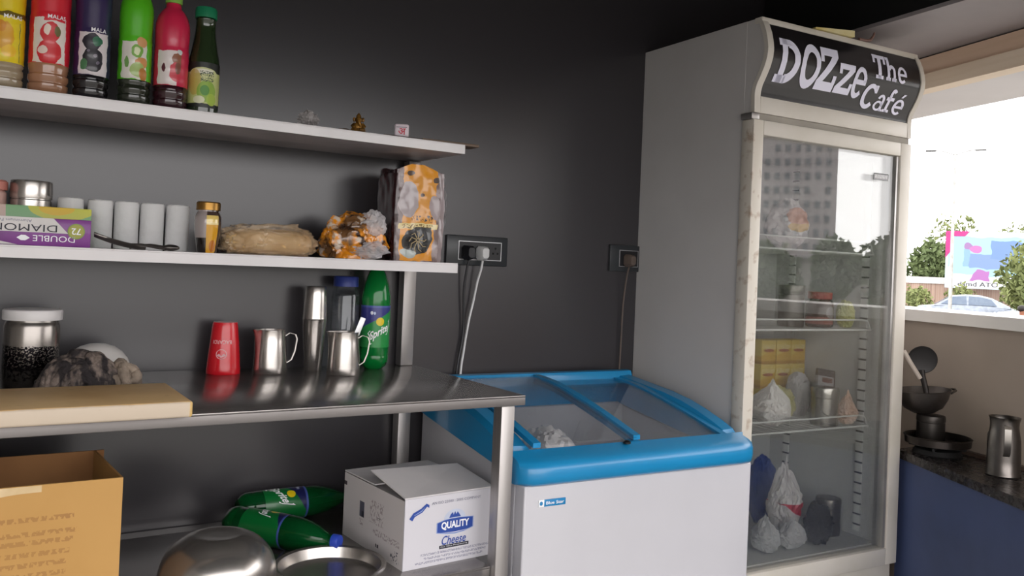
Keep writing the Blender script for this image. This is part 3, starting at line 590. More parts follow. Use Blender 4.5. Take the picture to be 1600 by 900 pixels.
b.obj('grain_emblem', M('pale_gold_print', 'cbb58a', .5), t)

# ------------------------------------------------------------------ on the steel table
ZT = .9114
t = thing('coffee_canister', 'steel canister with speckled band and white lid, table left end', 'canister', (.141, -.20, ZT), R(-4))
B().lathe([(0, 0), (.052, 0), (.0545, .004), (.0545, .132), (.052, .140), (.0505, .143), (.0505, .146), (0, .146)], 48).obj('body', art('speckled_steel', '8a8580', [('print', (-.3, .042, .3, .092, 240, 260, .46), '17151a'), ('print', (-.3, .02, .3, .078, 150, 150, .52), '1d191c'), ('rect', (-.3, .0, .3, .05), '211d1e', .75)], 'cyl', .0545, .24, metal=.85, wob=.01, wobs=30), t)
B().lathe([(.0510, .1462), (.0575, .1464), (.058, .149), (.058, .165), (.056, .168), (.05, .1695), (0, .1690)], 48).obj('lid', M('white_lid', 'd9d6d6', .4), t)
t = thing('white_bowl', 'white ceramic bowl upturned beneath the grey cloth', 'bowl', (.275, -.165, ZT))
b = B(); b.lathe([(.077, 0), (.0775, .004), (.076, .02), (.072, .038), (.064, .056), (.052, .071), (.036, .082), (.018, .088), (0, .0895)], 48, cap0=False); b.obj('shell', M('white_glaze', 'dcd8d4', .25, coat=.3), t)
RAG = M('rag_with_painted_folds', '85776e', .9, 0, '2b2627', ns=42, bump=.5, bs=200, lo=.38, hi=.54, stretch=(1, 1, .5))  # fold highlights and shade painted as light and dark streaks in the colour
RAGP = M('pale_rag_side', '9a8b7c', .9, 0, '6f6358', ns=25, bump=.4, bs=180)
def ragf(sx, sy, h, seed, fr, amp, pw_=.55):
    def f(u, v):
        a = u * 2 - 1; c = v * 2 - 1
        n1 = noise.noise(Vector((a * 1.3, c * 1.3, seed))); n2 = noise.noise(Vector((a * 1.3 + 7, c * 1.3, seed)))
        x = a * sx * (1 + .25 * n1); y = c * sy * (1 + .25 * n2)
        e = max(0, 1 - abs(a) ** 2.4) * max(0, 1 - abs(c) ** 2.4)
        wv = math.sin(fr * (x + .5 * y) + 4 * n1 + 3 * noise.noise(Vector((x * 22, y * 22, seed + 3))))
        w2 = math.sin(fr * 1.9 * (y - .4 * x) + 5 * n2 + 2 * noise.noise(Vector((x * 30, y * 30, seed + 9))))
        z = h * e ** pw_ * (.8 + .35 * n2) + amp * e ** .35 * (wv + .55 * w2)
        return (x + .3 * amp * w2 * e, y - .6 * amp * wv * e, max(z, .0008) + .0006)
    return f
t = thing('rag', 'crumpled dark grey-brown cleaning rag heaped beside the speckled canister', 'cloth', (.225, -.322, ZT))
def folds(cx, cy, sx, sy, h, n, r0, seed):
    rnd = random.Random(seed); b = B()
    dome = lambda x, y: h * max(0, 1 - (x / sx) ** 2 - (y / sy) ** 2) ** .5
    b.loft([[(sx * k * math.cos(a * .2618), sy * k * math.sin(a * .2618), dome(sx * k * .999, 0) - .004 + .002) for a in range(24)] for k in [1, .97, .9, .8, .65, .45, .2]], cap0=False)
    for i in range(n):
        a0 = rnd.uniform(0, 6.28); a1 = a0 + math.pi + rnd.uniform(-1.5, 1.5); off = rnd.uniform(-.55, .55); P = []; rr = []
        p0 = Vector((math.cos(a0), math.sin(a0))); p1 = Vector((math.cos(a1), math.sin(a1)))
        for k in range(19):
            q = k / 18; p = p0.lerp(p1, q); pe = Vector((-(p1 - p0).y, (p1 - p0).x)).normalized(); p = p + pe * (off * math.sin(q * 3.14) + .13 * math.sin(q * 9 + i))
            if p.length > .98: p = p * (.98 / p.length)
            x, y = p.x * sx, p.y * sy
            P.append((x, y, max(.004, dome(x, y) - .002 + .006 * math.sin(q * 7 + i * 2)))); rr.append(r0 * (.55 + .5 * math.sin(q * 3.14)) * (1 + .3 * math.sin(q * 11 + i)))
        b.tube(P, rr, 10)
    for v_ in b.bm.verts: v_.co += Vector((noise.noise(v_.co * 70), noise.noise(v_.co * 70 + Vector((5, 0, 0))), noise.noise(v_.co * 70 + Vector((0, 9, 0))))) * .0022
    for v_ in b.bm.verts: v_.co = Vector((v_.co.x + cx, v_.co.y + cy, max(.0006, v_.co.z)))
    return b
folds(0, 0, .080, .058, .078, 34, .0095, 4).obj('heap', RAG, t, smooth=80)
folds(.080, .006, .040, .042, .058, 14, .009, 6).obj('pale_fold', RAGP, t, smooth=80)
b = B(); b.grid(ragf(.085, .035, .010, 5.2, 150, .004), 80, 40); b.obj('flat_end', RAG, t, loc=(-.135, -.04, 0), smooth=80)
b = B(); b.box(-.25, .378, -.655, -.405, 0, .030, .005, 3); bo = b.obj('chopping_board', art('yellowed_board', 'e0bd88', [('noise', (5, .45, .75), 'c39a63', .8), ('rect', (-1, -.01, 1, .0285), 'c8b8a4'), ('rect', (.372, -.01, 1, .0285), 'd2b070'), ('noise', (30, .62, .75), '8d6c3f', .3)], 'x', rough=.5, wob=.003, wobs=30), loc=(0, -.006, ZT), label='thick yellowed chopping board at the front edge of the table', cat='chopping board')

t = thing('red_shaker', 'red plastic shaker cup standing upside down on the table', 'cup', (.581, -.077, ZT), R(-14.5))
rz = lambda z: .0415 - .0110 * (z / .131) ** 1.2
b = B(); b.lathe([(.0415, 0), (.0420, .001), (.0418, .012)] + [(rz(z) + .0003, z) for z in [.02 + .01 * i for i in range(11)]] + [(.0305, .126), (.0295, .1305), (0, .1305)], 48, cap0=False); b.obj('body', M('red_plastic', 'cf1f2a', .22, 0, 'c41c27', coat=.3), t)
cm = lambda z0: (lambda x, y: ((rz(z0 + y) + .0012) * math.sin((x - .006) / .036), -(rz(z0 + y) + .0012) * math.cos((x - .006) / .036), z0 + y))
text('lettering', 'BACARDI', .0095, M('pink_white_ink', 'eec4c6', .5), t, cm(.082), wd=.047, flip=True)
shape('emblem', [(arc(0, 0, .0125, .0125, 0, 360, 28)[:-1], [arc(0, 0, .0108, .0108, 0, 360, 28)[:-1]]), ([(-.010, -.003), (-.006, .0015), (-.003, -.001), (0, -.005), (.003, -.001), (.006, .0015), (.010, -.003), (.006, -.006), (.0, -.0085), (-.006, -.006)], [])], M('pink_white_print', 'e9b4b8', .5), t, cm(.052))

def jug(loc, rot, label, r=.0425, h=.113):
    t = thing('milk_jug', label, 'jug', loc, rot, 'steel milk frothing jugs')
    prof = [(0, 0), (r * .98, 0), (r * 1.02, .003), (r * 1.0, .02), (r * .97, .05), (r * .9, .085), (r * .84, h - .006), (r * .86, h), (r * .83, h - .001), (r * .82, h - .01), (r * .95, .04), (r * .95, .006), (0, .005)]
    def spout(q, z, a):
        d = (a - math.pi * 1.5 + math.pi) % (2 * math.pi) - math.pi
        return q + (.012 * math.exp(-(d / .3) ** 2) * max(0, (z - .075) / (h - .075)) if z > .075 else 0)
    B().lathe(prof, 56, fn=spout).obj('body', STEELP, t)
    b = B(); pts = [(r * .83, 0, h - .016), (r * 1.1, 0, h - .008), (r * 1.45, 0, h - .012), (r * 1.55, 0, h - .024), (r * 1.45, 0, h - .055), (r * 1.25, 0, h - .078), (r * .97, 0, h - .086)]
    b.loft([[(x + (.0016 if k in (0, 3) else -.0016), -.006 if k < 2 else .006, z) for k in range(4)] for x, _, z in pts]); b.obj('handle', STEELP, t, smooth=50)
    return t
jug((.692, -.105, ZT), R(-8), 'steel milk jug standing between red cup and tall shaker')
j2 = jug((.864, -.180, ZT), R(-28), 'steel milk jug holding a flat tool, beside the green bottle')
t = thing('flat_tool', 'flat pale steel scraper standing in the right-hand milk jug', 'scraper', (.862, -.175, ZT + .008), (R(4), R(19), R(-20)))
b = B(); b.box(-.007, .007, -.001, .001, 0, .152, .0006); b.obj('blade', M('pale_steel', 'c8c8ca', .3, .6), t)
t = thing('cocktail_shaker', 'tall steel cocktail shaker behind the two milk jugs', 'shaker', (.816, -.082, ZT), 0)
B().lathe([(0, 0), (.0215, 0), (.0225, .002), (.026, .05), (.030, .10), (.0325, .136), (.0332, .1385), (.0325, .140)], 48).obj('lower_tin', STEELP, t)
B().lathe([(.0322, .1402), (.0318, .145), (.031, .17), (.0295, .20), (.0278, .222), (.026, .2265), (.02, .2275), (0, .2275)], 48).obj('upper_tin', STEELP, t)
t = thing('glass_jar', 'clear storage jar with blue lid at the table back', 'jar', (.912, -.054, ZT), 0)
B().lathe([(0, 0), (.036, 0), (.039, .004), (.039, .20), (.036, .214), (.031, .222), (.031, .235), (.0295, .235), (.0295, .221), (.034, .213), (.0372, .199), (.0372, .006), (0, .005)], 44).obj('jar_body', glass('clear_jar', 1.5, (.8, .82, .84), .10, (.5, .5, .52)), t)
B().lathe([(.0312, .228), (.0345, .228), (.0345, .252), (.032, .256), (0, .256)], 40).obj('lid', M('blue_lid', '2f3d86', .4), t)

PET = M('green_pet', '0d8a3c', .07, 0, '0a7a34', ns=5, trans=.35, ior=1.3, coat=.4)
PET_SHADE = M('shaded_green_pet', '085226', .08, 0, '064420', ns=5, trans=.35, ior=1.3, coat=.4)  # same bottle plastic with the under-table shade put into its colour
SPR = lambda nm, r, g='168a3e', v='2a2f7c': art(nm, g, [('half', (.10, -1., -.134, -.3, .0, .3, .3), g, 0), ('half', (-.55, 1., .138, -.3, .05, .3, .2), v), ('rect', (-.3, .1725, .3, .18), '4657a0'), ('ell', (.012, .134, .0115, .0115), 'e2c418'), ('ell', (-.012, .158, .004, .005), 'd8dce8'), ('ell', (-.004, .157, .003, .004), 'b8c4e0'), ('noise', (160, .72, .76), '8fa0d0', .4)], 'cyl', r, .3, coat=.3)
def soda(label, loc, rot, mat, r=.0405, labrot=0., capc='2d48b4'):
    t = thing('soda_bottle', label, 'bottle', loc, rot, 'green lemon soda bottles')
    def lobes(q, z, a): return q * (1 - .10 * max(0, (1 - z / .03)) * (.5 + .5 * math.cos(5 * a))) if z < .03 else q
    B().lathe([(0, .006), (r * .45, .003), (r * .62, 0), (r * .85, .008), (r * .97, .022), (r, .034), (r * .97, .037), (r * .97, .040), (r, .044), (r * 1.0, .19), (r * .98, .205), (r * .86, .235), (r * .64, .262), (r * .42, .283), (.0135, .293), (.0132, .298), (.0155, .299), (.0155, .302), (.0132, .303), (.0132, .312), (0, .312)], 50, fn=lobes).obj('bottle_body', mat, t)
    lb = thing('label', None, None); lb.parent = t; lb.rotation_euler = (0, 0, labrot)
    B().lathe([(r + .0008, .062), (r + .0008, .178)], 50, cap0=False, cap1=False).obj('sleeve', SPR('soda_label_print', r) if mat is PET else SPR('shaded_label_print', r, '0d6a30', '1d2152'), lb)  # lying bottles get the label with shade painted into its inks
    mp = cylmap(r, .010, .103, .0016)
    sk = lambda a, b_: mp(a, b_ + a * .55)
    shape('logo_frame', [([(-.032, .015), (-.026, .0195), (.03, .017), (.034, .02), (.028, -.013), (.024, -.018), (-.022, -.021), (-.026, -.0175), (-.025, 0)], [[(-.029, .0145), (-.025, .0165), (.0305, .0145), (.0255, -.0135), (.022, -.0155), (-.0205, -.018), (-.0232, -.0155), (-.022, 0)]])], INKW, lb, sk)
    text('brand_lettering', 'Sprite', .030, INKW, lb, sk, wd=.052, bold=.025, shear=.15)
    B().lathe([(0, .3035), (.0158, .3035), (.0158, .320), (.0145, .322), (0, .322)], 30, fn=lambda q, z, a: q * (1 + .02 * math.cos(28 * a))).obj('cap', M('soda_cap', capc, .4), t)
    return t
soda('green lemon soda bottle standing upright beside the steel post', (.995, -.076, ZT), R(-24), PET, .0405, R(3), '1f6a3a')

# ------------------------------------------------------------------ under-shelf
ZL = .5090
t = thing('cardboard_box', 'tall open brown cardboard box on the under-shelf, left', 'box', (.0, 0, ZL), 0)
CARD = art('worn_cardboard', 'bd9152', [('print', (-.02, .210, .20, .219, 150, 90, .47), '8a5c36', .6), ('print', (-.05, .184, .205, .193, 150, 90, .47), '8a5c36', .6), ('print', (.06, .168, .2, .177, 150, 90, .47), '8a5c36', .6), ('print', (-.02, .147, .195, .156, 150, 90, .47), '8a5c36', .6), ('print', (-.05, .128, .19, .137, 150, 90, .47), '8a5c36', .6), ('print', (.06, .109, .19, .118, 150, 90, .47), '8a5c36', .6), ('print', (.05, .088, .19, .097, 150, 90, .47), '8a5c36', .6), ('noise', (5, .5, .8), 'b08444', .5)], 'x', rough=.75)
KRAFT = M('kraft_inside', '8a6038', .8, 0, '7d5530', ns=6)
CH = .276
b = B(); b.box(-.16, .281, -.553, -.549, 0, CH); b.obj('front_panel', CARD, t, smooth=0)
b = B(); b.box(-.16, .281, -.298, -.294, 0, CH); b.obj('rear_panel', KRAFT, t, smooth=0)
b = B(); b.loft([[(.281, -.5488, 0), (.277, -.5488, 0), (.261, -.298, 0), (.265, -.298, 0)], [(.281, -.5488, CH), (.277, -.5488, CH), (.261, -.298, CH), (.265, -.298, CH)]]); b.obj('side_panel', M('kraft_side', 'a67a44', .8), t, smooth=0)
b = B(); b.box(-.164, -.160, -.5488, -.298, 0, CH); b.obj('side_panel', KRAFT, t, smooth=0)
b = B(); b.box(-.16, .26, -.5488, -.298, .0005, .004); b.obj('base_panel', KRAFT, t, smooth=0)
b = B(); b.grid(lambda u, v: (-.02 + .165 * u, -.5536, CH - .001 - v * (.012 + .055 * (1 - u) ** 3)), 20, 3); b.obj('packing_tape', M('torn_clear_tape', 'd8bf96', .3, 0, 'cbb083', ns=20), t)
b = B(); b.lathe([(.121, 0), (.1225, .003), (.119, .007), (.1205, .02), (.120, .036), (.117, .054), (.111, .071), (.102, .086), (.090, .099), (.076, .109), (.062, .1155), (.050, .1185), (.044, .1185), (.036, .1175), (.015, .117), (0, .117)], 64, cap0=False)
b.obj('steel_mixing_bowl', STEELP, loc=(.487, -.47, ZL), label='shiny steel mixing bowl upturned on the under-shelf', cat='bowl')
t = thing('steel_tray', 'round steel tray standing on the under-shelf before the cheese box', 'tray', (.722, -.505, ZL))
b = B(); b.lathe([(0, .0), (.100, .0), (.108, .004), (.114, .026), (.122, .029), (.124, .027), (.124, .030), (.121, .0325), (.113, .030), (.106, .008), (.098, .0045), (0, .004)], 64); b.obj('dish', STEELP, t)

d = Vector((.105, -.140, -.008)); 
def lying(p0, p1):
    z = (Vector(p1) - Vector(p0)).normalized(); return z.to_track_quat('Z', 'Y').to_euler()
soda('green soda bottle with blue cap lying on the under-shelf behind tray', (.593, -.144, ZL + .0425), lying((.593, -.144, .5515), (.763, -.374, .549)), PET_SHADE, .0405, R(150))
soda('green soda bottle lying along the wall behind the blue-capped one', (.640, -.054, ZL + .0425), lying((.640, -.054, .5515), (.94, -.052, .5505)), PET_SHADE, .0405, R(200), '0f5a30')

t = thing('cheese_box', 'white cheese carton with half-open flaps on the under-shelf', 'box', (.881, -.545, ZL), R(3.6))
CW, CD, CHH = .200, .315, .163
CW = .247
CWH = art('cheese_front', 'cac8ce', [('print', (.032, .008, .22, .0135, 300, 300, .47), '7a7a90', .7), ('print', (.055, .017, .23, .0225, 300, 300, .47), '7a7a90', .7), ('print', (.045, .026, .238, .0315, 300, 300, .47), '7a7a90', .7)], 'x', rough=.6)
CSD = art('cheese_side', 'cfc9c8', [('rect', (.30, .128, .338, .138), '3c3038'), ('rect', (.20, .07, .225, .108), '565664'), ('rect', (.20, .07, .214, .085), '2c2c38'), ('print', (.10, .07, .17, .125, 160, 110, .54), '8c7c80', .7), ('print', (.205, .045, .225, .065, 160, 160, .52), '8c7c80', .7), ('print', (.02, .045, .15, .06, 160, 160, .52), '8c7c80', .7), ('print', (.02, .008, .06, .035, 120, 120, .56), '50505c'), ('rect', (.12, .018, .128, .026), '3a3038'), ('rect', (.131, .018, .136, .026), '3a3038'), ('rect', (.115, .088, .13, .0895), '3a3038'), ('rect', (.12, .083, .1215, .095), '3a3038')], 'y', rough=.65)
b = B(); b.box(0, CW, 0, .003, 0, CHH); b.obj('front_panel', CWH, t, smooth=0)
b = B(); b.box(0, .003, .0032, CD, 0, CHH - .004); b.obj('left_panel', CSD, t, smooth=0)
WCARD = M('white_carton_board', 'd6d2d2', .65, 0, 'ccc8c9', ns=6)
b = B(); b.box(CW - .003, CW, .0032, CD, 0, CHH - .004); b.box(.0032, CW - .0032, CD - .003, CD, 0, CHH - .004); b.box(.0032, CW - .0032, .0032, CD - .0032, .0005, .003); b.obj('shell', WCARD, t, smooth=0)
def flap(name, p):
    b = B(); top = [Vector(q) for q in p]; nn = (top[1] - top[0]).cross(top[2] - top[0]).normalized() * .003
    if nn.z < 0: nn = -nn
    b.loft([[q for q in top], [q + nn for q in top]]); return b.obj(name, WCARD, t, smooth=0)
flap('front_flap', [(0, .001, CHH + .0004), (CW, .001, CHH + .0004), (CW - .002, .165, CHH + .022), (-.004, .168, CHH + .030)])
flap('rear_flap', [(0, CD, CHH - .002), (CW, CD, CHH - .002), (CW, CD - .165, CHH - .001), (0, CD - .165, CHH - .001)])
flap('side_flap', [(.001, .004, CHH - .012), (.001, CD - .003, CHH - .010), (.09, CD - .02, CHH - .018), (.09, .02, CHH - .018)])
cmap = lambda x0, z0: frontmap(x0, -.0008, z0)
text('lettering', 'AN ISO 22000 : 2005 COMPANY', .0062, INKG, t, lambda a, b_: (.14 + a, -.0008, .146 + b_), wd=.138)
sh = [(-.052, -.016), (-.052, .008), (-.03, .0135), (-.012, .0155), (.012, .0155), (.03, .0135), (.052, .012), (.052, -.014), (.026, -.021), (0, -.0235), (-.026, -.021)]
shape('brand_shield', [(sh, [])], M('shield_outline', '8fa4d4', .5), t, lambda a, b_: (.138 + a, -.0006, .090 + b_))
shape('brand_shield', [([(a * .95, b_ * .9) for a, b_ in sh], [])], INKB, t, lambda a, b_: (.138 + a, -.0009, .090 + b_))
shape('shield_swoosh', [([(-.04, -.0165), (0, -.020), (.04, -.0165), (0, -.0185)], [])], INKW, t, lambda a, b_: (.138 + a, -.0011, .090 + b_))
text('lettering', 'QUALITY', .020, INKW, t, lambda a, b_: (.138 + a, -.0013, .0885 + b_), wd=.078, bold=.03)
shape('dairy_badge', [(arc(0, 0, .03, .022, 0, 180, 20), [])], M('pale_badge', 'c4cbdd', .5), t, lambda a, b_: (.136 + a, -.00085, .1035 + b_))
shape('dairy_badge', [([(-.016, 0), (-.012, .008), (-.006, .013), (-.004, .006), (0, .014), (.004, .007), (.007, .013), (.012, .007), (.017, 0)], [])], INKB, t, lambda a, b_: (.136 + a, -.00105, .106 + b_))
text('lettering', 'Cheese', .021, INKB, t, cmap(.136, .0545), wd=.068, bold=.012, shear=.25)
b = B(); b.box(.096, .178, -.0009, -.0004, .036, .0435); b.obj('ink_bar', INKK, t)
text('lettering', 'For Slice Processing', .0036, INKW, t, frontmap(.137, -.0013, .040), wd=.074)
shape('ribbon_mark', [([(.0, 0), (.01, .012), (.03, .020), (.044, .030), (.052, .026), (.052, .019), (.046, .023), (.034, .011), (.014, .003), (.008, -.006)], [])], INKB, t, cmap(.012, .118))
shape('ribbon_mark', [([(.011, .006), (.03, .014), (.042, .023), (.032, .013), (.014, .006)], [])], M('ribbon_ink', '9fb0dc', .5), t, frontmap(.012, -.0012, .1185))

# ------------------------------------------------------------------ wall sockets and cords
def socket(label, x, w_, parts=True):
    t = thing('wall_socket', label, 'socket', (x, 0, 1.2576), 0)
    b = B(); b.box(-w_ / 2, w_ / 2, -.010, -.0003, -.046, .046, .003).obj('cover_plate', M('dark_grey_plate', '2a2d30', .3, 0, '303336'), t)
    a, c = -w_ / 2 + .04, w_ / 2 - .025
    b = B()
    for q in ((a, c, .027, .029), (a, c, -.029, -.027)): b.box(q[0], q[1], -.0125, -.0102, q[2], q[3])
    b.box(a, a + .002, -.0125, -.0102, -.027, .027); b.box(c - .002, c, -.0125, -.0102, -.027, .027); b.obj('silver_bezel', M('silver_trim', 'c9c9cc', .3, .7), t)
    b = B(); b.box(a + .0025, c - .0025, -.0118, -.0101, -.0265, .0265); b.obj('module_panel', BLACKP, t)
    b = B()
    for dx, dz in ((.0, .010), (-.008, -.006), (.008, -.006)): b.lathe([(0, 0), (.003, 0), (.003, .0006), (0, .0006)], 12, (0, 0, 0)) if False else b.box(c - .022 + dx - .003, c - .022 + dx + .003, -.0124, -.0119, dz - .003, dz + .003, .0002)
    b.obj('pin_hole', M('pin_hole_black', '050505', .8), t)
socket('dark wall socket with two plugs just right of the lower shelf', 1.3592, .221)
socket('dark wall socket half hidden behind the fridge', 1.965, .15)
def plug(label, x, z, m, pts, cat='plug', r=.0036):
    t = thing('power_plug', label, cat, (x, -.0125, z))
    b = B(); b.loft([[(k * .017 * s, -.001 - d, q * .021 * s2) for k, q in [(-1, .6), (-.6, 1), (.6, 1), (1, .6), (1, -.7), (.5, -1.15), (-.5, -1.15), (-1, -.7)] for s, s2 in [(1, 1)]] for d, s in [(0, 1)]] + [[(k * .017 * .9, -.026, q * .021 * .9) for k, q in [(-1, .6), (-.6, 1), (.6, 1), (1, .6), (1, -.7), (.5, -1.15), (-.5, -1.15), (-1, -.7)]]] + [[(k * .011, -.034, q * .014) for k, q in [(-1, .6), (-.6, 1), (.6, 1), (1, .6), (1, -.7), (.5, -1.15), (-.5, -1.15), (-1, -.7)]]])
    b.obj('plug_body', m, t)
    P = [Vector(p) - Vector((x, -.0125, z)) for p in pts]; Q = []
    for i in range(len(P) - 1):
        a, b0, c, e = P[max(i - 1, 0)], P[i], P[i + 1], P[min(i + 2, len(P) - 1)]
        for k in range(6):
            s = k / 6; Q.append(.5 * (2 * b0 + (c - a) * s + (2 * a - 5 * b0 + 4 * c - e) * s * s + (3 * b0 - a - 3 * c + e) * s ** 3))
    Q.append(P[-1]); B().tube(Q, r, 8).obj('cord', m, t)
plug('white plug and cord hanging from the wall socket', 1.368, 1.252, WHITEP, [(1.366, -.030, 1.228), (1.363, -.028, 1.20), (1.355, -.022, 1.16), (1.346, -.018, 1.10), (1.334, -.016, 1.04), (1.322, -.014, .95), (1.314, -.012, .86), (1.312, -.012, .62)])
plug('black plug and cord beside the white plug', 1.318, 1.252, BLACKP, [(1.318, -.030, 1.228), (1.314, -.025, 1.20), (1.312, -.016, 1.13), (1.318, -.012, 1.0), (1.300, -.012, .87), (1.296, -.012, .62)])
plug('thin grey cord hanging beside the fridge back corner', 1.965, 1.252, M('grey_brown_cord', '6a5c54', .5), [(1.960, -.030, 1.228), (1.957, -.022, 1.19), (1.955, -.012, 1.10), (1.953, -.010, .95), (1.950, -.010, .80), (1.95, -.010, .5)], r=.0028)

# ------------------------------------------------------------------ inside the freezer
G = Matrix.Translation((1.1595, -.6173, 0)) @ Matrix.Rotation(GY, 4, 'Z')
def gl_(u, v, z): p = G @ Vector((u, v, z)); return (p.x, p.y, p.z)
b = B(); b.blob((0, 0, .236), (.105, .115, .240), .05, 2, 7, .0005, crease=.10, sub=5, pw=.85); b.obj('frozen_food_bag', WHITEBAG, loc=gl_(.205, .225, .3005), smooth=25, label='white plastic bag of frozen food inside the chest freezer', cat='bag')
b = B(); b.blob((0, 0, .12), (.10, .12, .13), .12, 2, 12, .0005, crease=.2, sub=4, pw=.8); b.obj('frozen_food_bag', M('grey_frozen_bag', 'a6a8ac', .35), loc=gl_(.56, .36, .3005), smooth=25, label='grey frozen food bag low under the right freezer lid', cat='bag')

# ------------------------------------------------------------------ inside the fridge
def bag(label, u, v, z, r, mat, seed, amp=.15, crease=.3, knot=.0, name='plastic_bag', cat='bag', fr=1.5, group=None, pw=1.):
    b = B(); b.blob((0, 0, r[2] * .93), r, amp, fr, seed, .0006, crease=crease * .7, sub=5, knot=knot, pw=pw)
    return b.obj(name, mat, loc=fl(u, v, z), rot=FY, smooth=25, label=label, cat=cat, group=group)
ZA, ZB, ZC, ZD = 1.3106, 1.0496, .7186, .3222
bag('white printed bag of bread on the top fridge shelf', .365, .20, ZA, (.075, .07, .088), art('bread_bag_print', 'd8d2d2', [('ell', (-.005, .105, .045, .038), 'c9825a', .85), ('ell', (-.01, .075, .05, .014), 'c8a04c', .9), ('noise', (9, .5, .8), 'c0b4b8', .5)], 'x', rough=.35, wob=.02, wobs=18), 21, .12, .2)
canister('steel_canister', 'steel vessel on the second fridge shelf, left side', fl(.40, .20, ZB), .044, .142, .03, STEELD)
t = thing('sauce_jar', 'dark sauce jar with red lid on the second fridge shelf', 'jar', fl(.53, .19, ZB))
B().lathe([(0, 0), (.044, 0), (.047, .005), (.047, .08), (.040, .092), (.036, .096), (0, .096)], 36).obj('jar_body', art('sauce_label', '4a2f28', [('rect', (-.2, .01, .2, .035), '9a5a50'), ('ell', (0, .05, .02, .02), '8d8484')], 'cyl', .047, .2, coat=.3), t)
B().lathe([(.036, .0962), (.041, .0965), (.041, .118), (.038, .121), (0, .121)], 36).obj('lid', M('red_lid', 'a8302c', .4), t)
bag('pale yellow packet standing in for a door reflection, second fridge shelf right', .615, .15, ZB, (.032, .03, .05), M('yellow_green_reflection', 'c3c27a', .4, 0, 'a9b070', ns=20), 31, .15, .3)  # packet shape added in place of a likely reflection in the door glass
bx = None; k = 0
BOXP = art('butter_pack_print', 'd3a82a', [('rect', (-.04, .0, .04, .012), 'b98a1c'), ('half', (-.4, 1., .045, -.04, .0, .04, .1), 'd9bd58'), ('ell', (.0, .05, .026, .006), 'a4562a'), ('print', (-.03, .055, .03, .07, 190, 160, .52), 'e8dcb0')], 'x', rough=.5, wob=.004)
for r_ in range(3):
    for c_ in range(3):
        pos = fl(.488 + .0765 * c_, .405, ZC + .0005 + .0885 * r_)
        lb = ['left', 'middle', 'right'][c_] + ' yellow butter pack in the ' + ['bottom', 'middle', 'top'][r_] + ' row at the fridge back'
        if bx is None:
            b = B(); b.box(-.037, .037, -.03, .03, 0, .088, .002); bx = b.obj('butter_pack', BOXP, loc=pos, rot=FY, label=lb, cat='butter pack', group='yellow butter packs at the fridge back')
        else:
            o = dup(bx); o.location = pos; o['label'] = lb
bag('white knotted plastic bag at the left of the third fridge shelf', .315, .19, ZC, (.062, .06, .062), WHITEBAG, 41, .12, .25, .5)
bag('yellow-green cloth-like packet in the middle of the third fridge shelf', .425, .25, ZC, (.052, .04, .06), M('yellow_green_wrap', 'a9a45e', .6, 0, 'bdb890', ns=18), 43, .2, .35)
canister('steel_canister', 'lidded steel canister at the front of the third fridge shelf', fl(.515, .14, ZC), .0455, .128, .032, STEELP)
bag('white paper package behind the steel canister in the fridge', .56, .30, ZC, (.045, .035, .08), M('white_paper_parcel', 'b9b6b6', .6, 0, 'a5a2a4', ns=14), 47, .12, .2, pw=.8)
t = thing('snack_pouch', 'silver pouch with dark border leaning against the fridge side', 'pouch', fl(.598, .225, ZC + .001), (R(-6), R(9), FY + R(-14)))
b = B(); b.loft([[(-.036, -.004 - .009 * math.sin(q * 3), q * .175), (.036, -.004 - .009 * math.sin(q * 3), q * .175), (.036, .004 + .009 * math.sin(q * 3), q * .175), (-.036, .004 + .009 * math.sin(q * 3), q * .175)] for q in [i / 10 for i in range(11)]]); b.obj('pouch', art('pouch_print', '9d9a9c', [('rect', (-.04, .150, .04, .18), '4b3c3c'), ('rect', (.030, 0, .04, .18), '4b3c3c'), ('rect', (-.018, .128, .024, .145), '6e4038'), ('print', (-.03, .06, .028, .12, 120, 120, .56), 'c4c0c0')], 'x', rough=.35), t)
bag('small pinkish bag at the right end of the third fridge shelf', .612, .125, ZC, (.040, .032, .038), M('peach_bag', 'cbaa98', .4, 0, 'd8c4ba', ns=14), 53, .18, .35, .9)
bag('deep blue plastic bag at the back of the fridge floor', .475, .37, ZD, (.055, .05, .125), M('blue_bag', '1f3f8c', .35), 61, .12, .25)
bag('white bag with red print standing on the fridge floor', .425, .22, ZD, (.058, .055, .11), art('red_print_bag', 'cbc6c6', [('half', (.6, 1., .095, -.06, .05, .08, .125), 'b83a4a'), ('noise', (9, .5, .8), 'b4a8ac', .5)], 'x', rough=.4, wob=.02, wobs=20), 63, .15, .35, .5)
bag('black plastic bag bundled on the fridge floor', .485, .125, ZD, (.050, .042, .068), M('black_bag', '131214', .25), 65, .2, .5)
canister('steel_canister', 'lidded steel canister on the fridge floor', fl(.612, .19, ZD), .0425, .125, .03, STEELD)
bag('clear knotted plastic bag at the left front of the fridge floor', .245, .13, ZD, (.045, .045, .048), M('hazy_bag', 'b7b6b8', .3, 0, '9c9b9e', ns=10), 67, .15, .35, .5)
bag('low whitish plastic bag at the front of the fridge floor', .365, .125, ZD, (.055, .036, .04), M('hazy_bag_white', 'bcbabc', .3, 0, 'a5a3a6', ns=10), 69, .15, .35, .6)

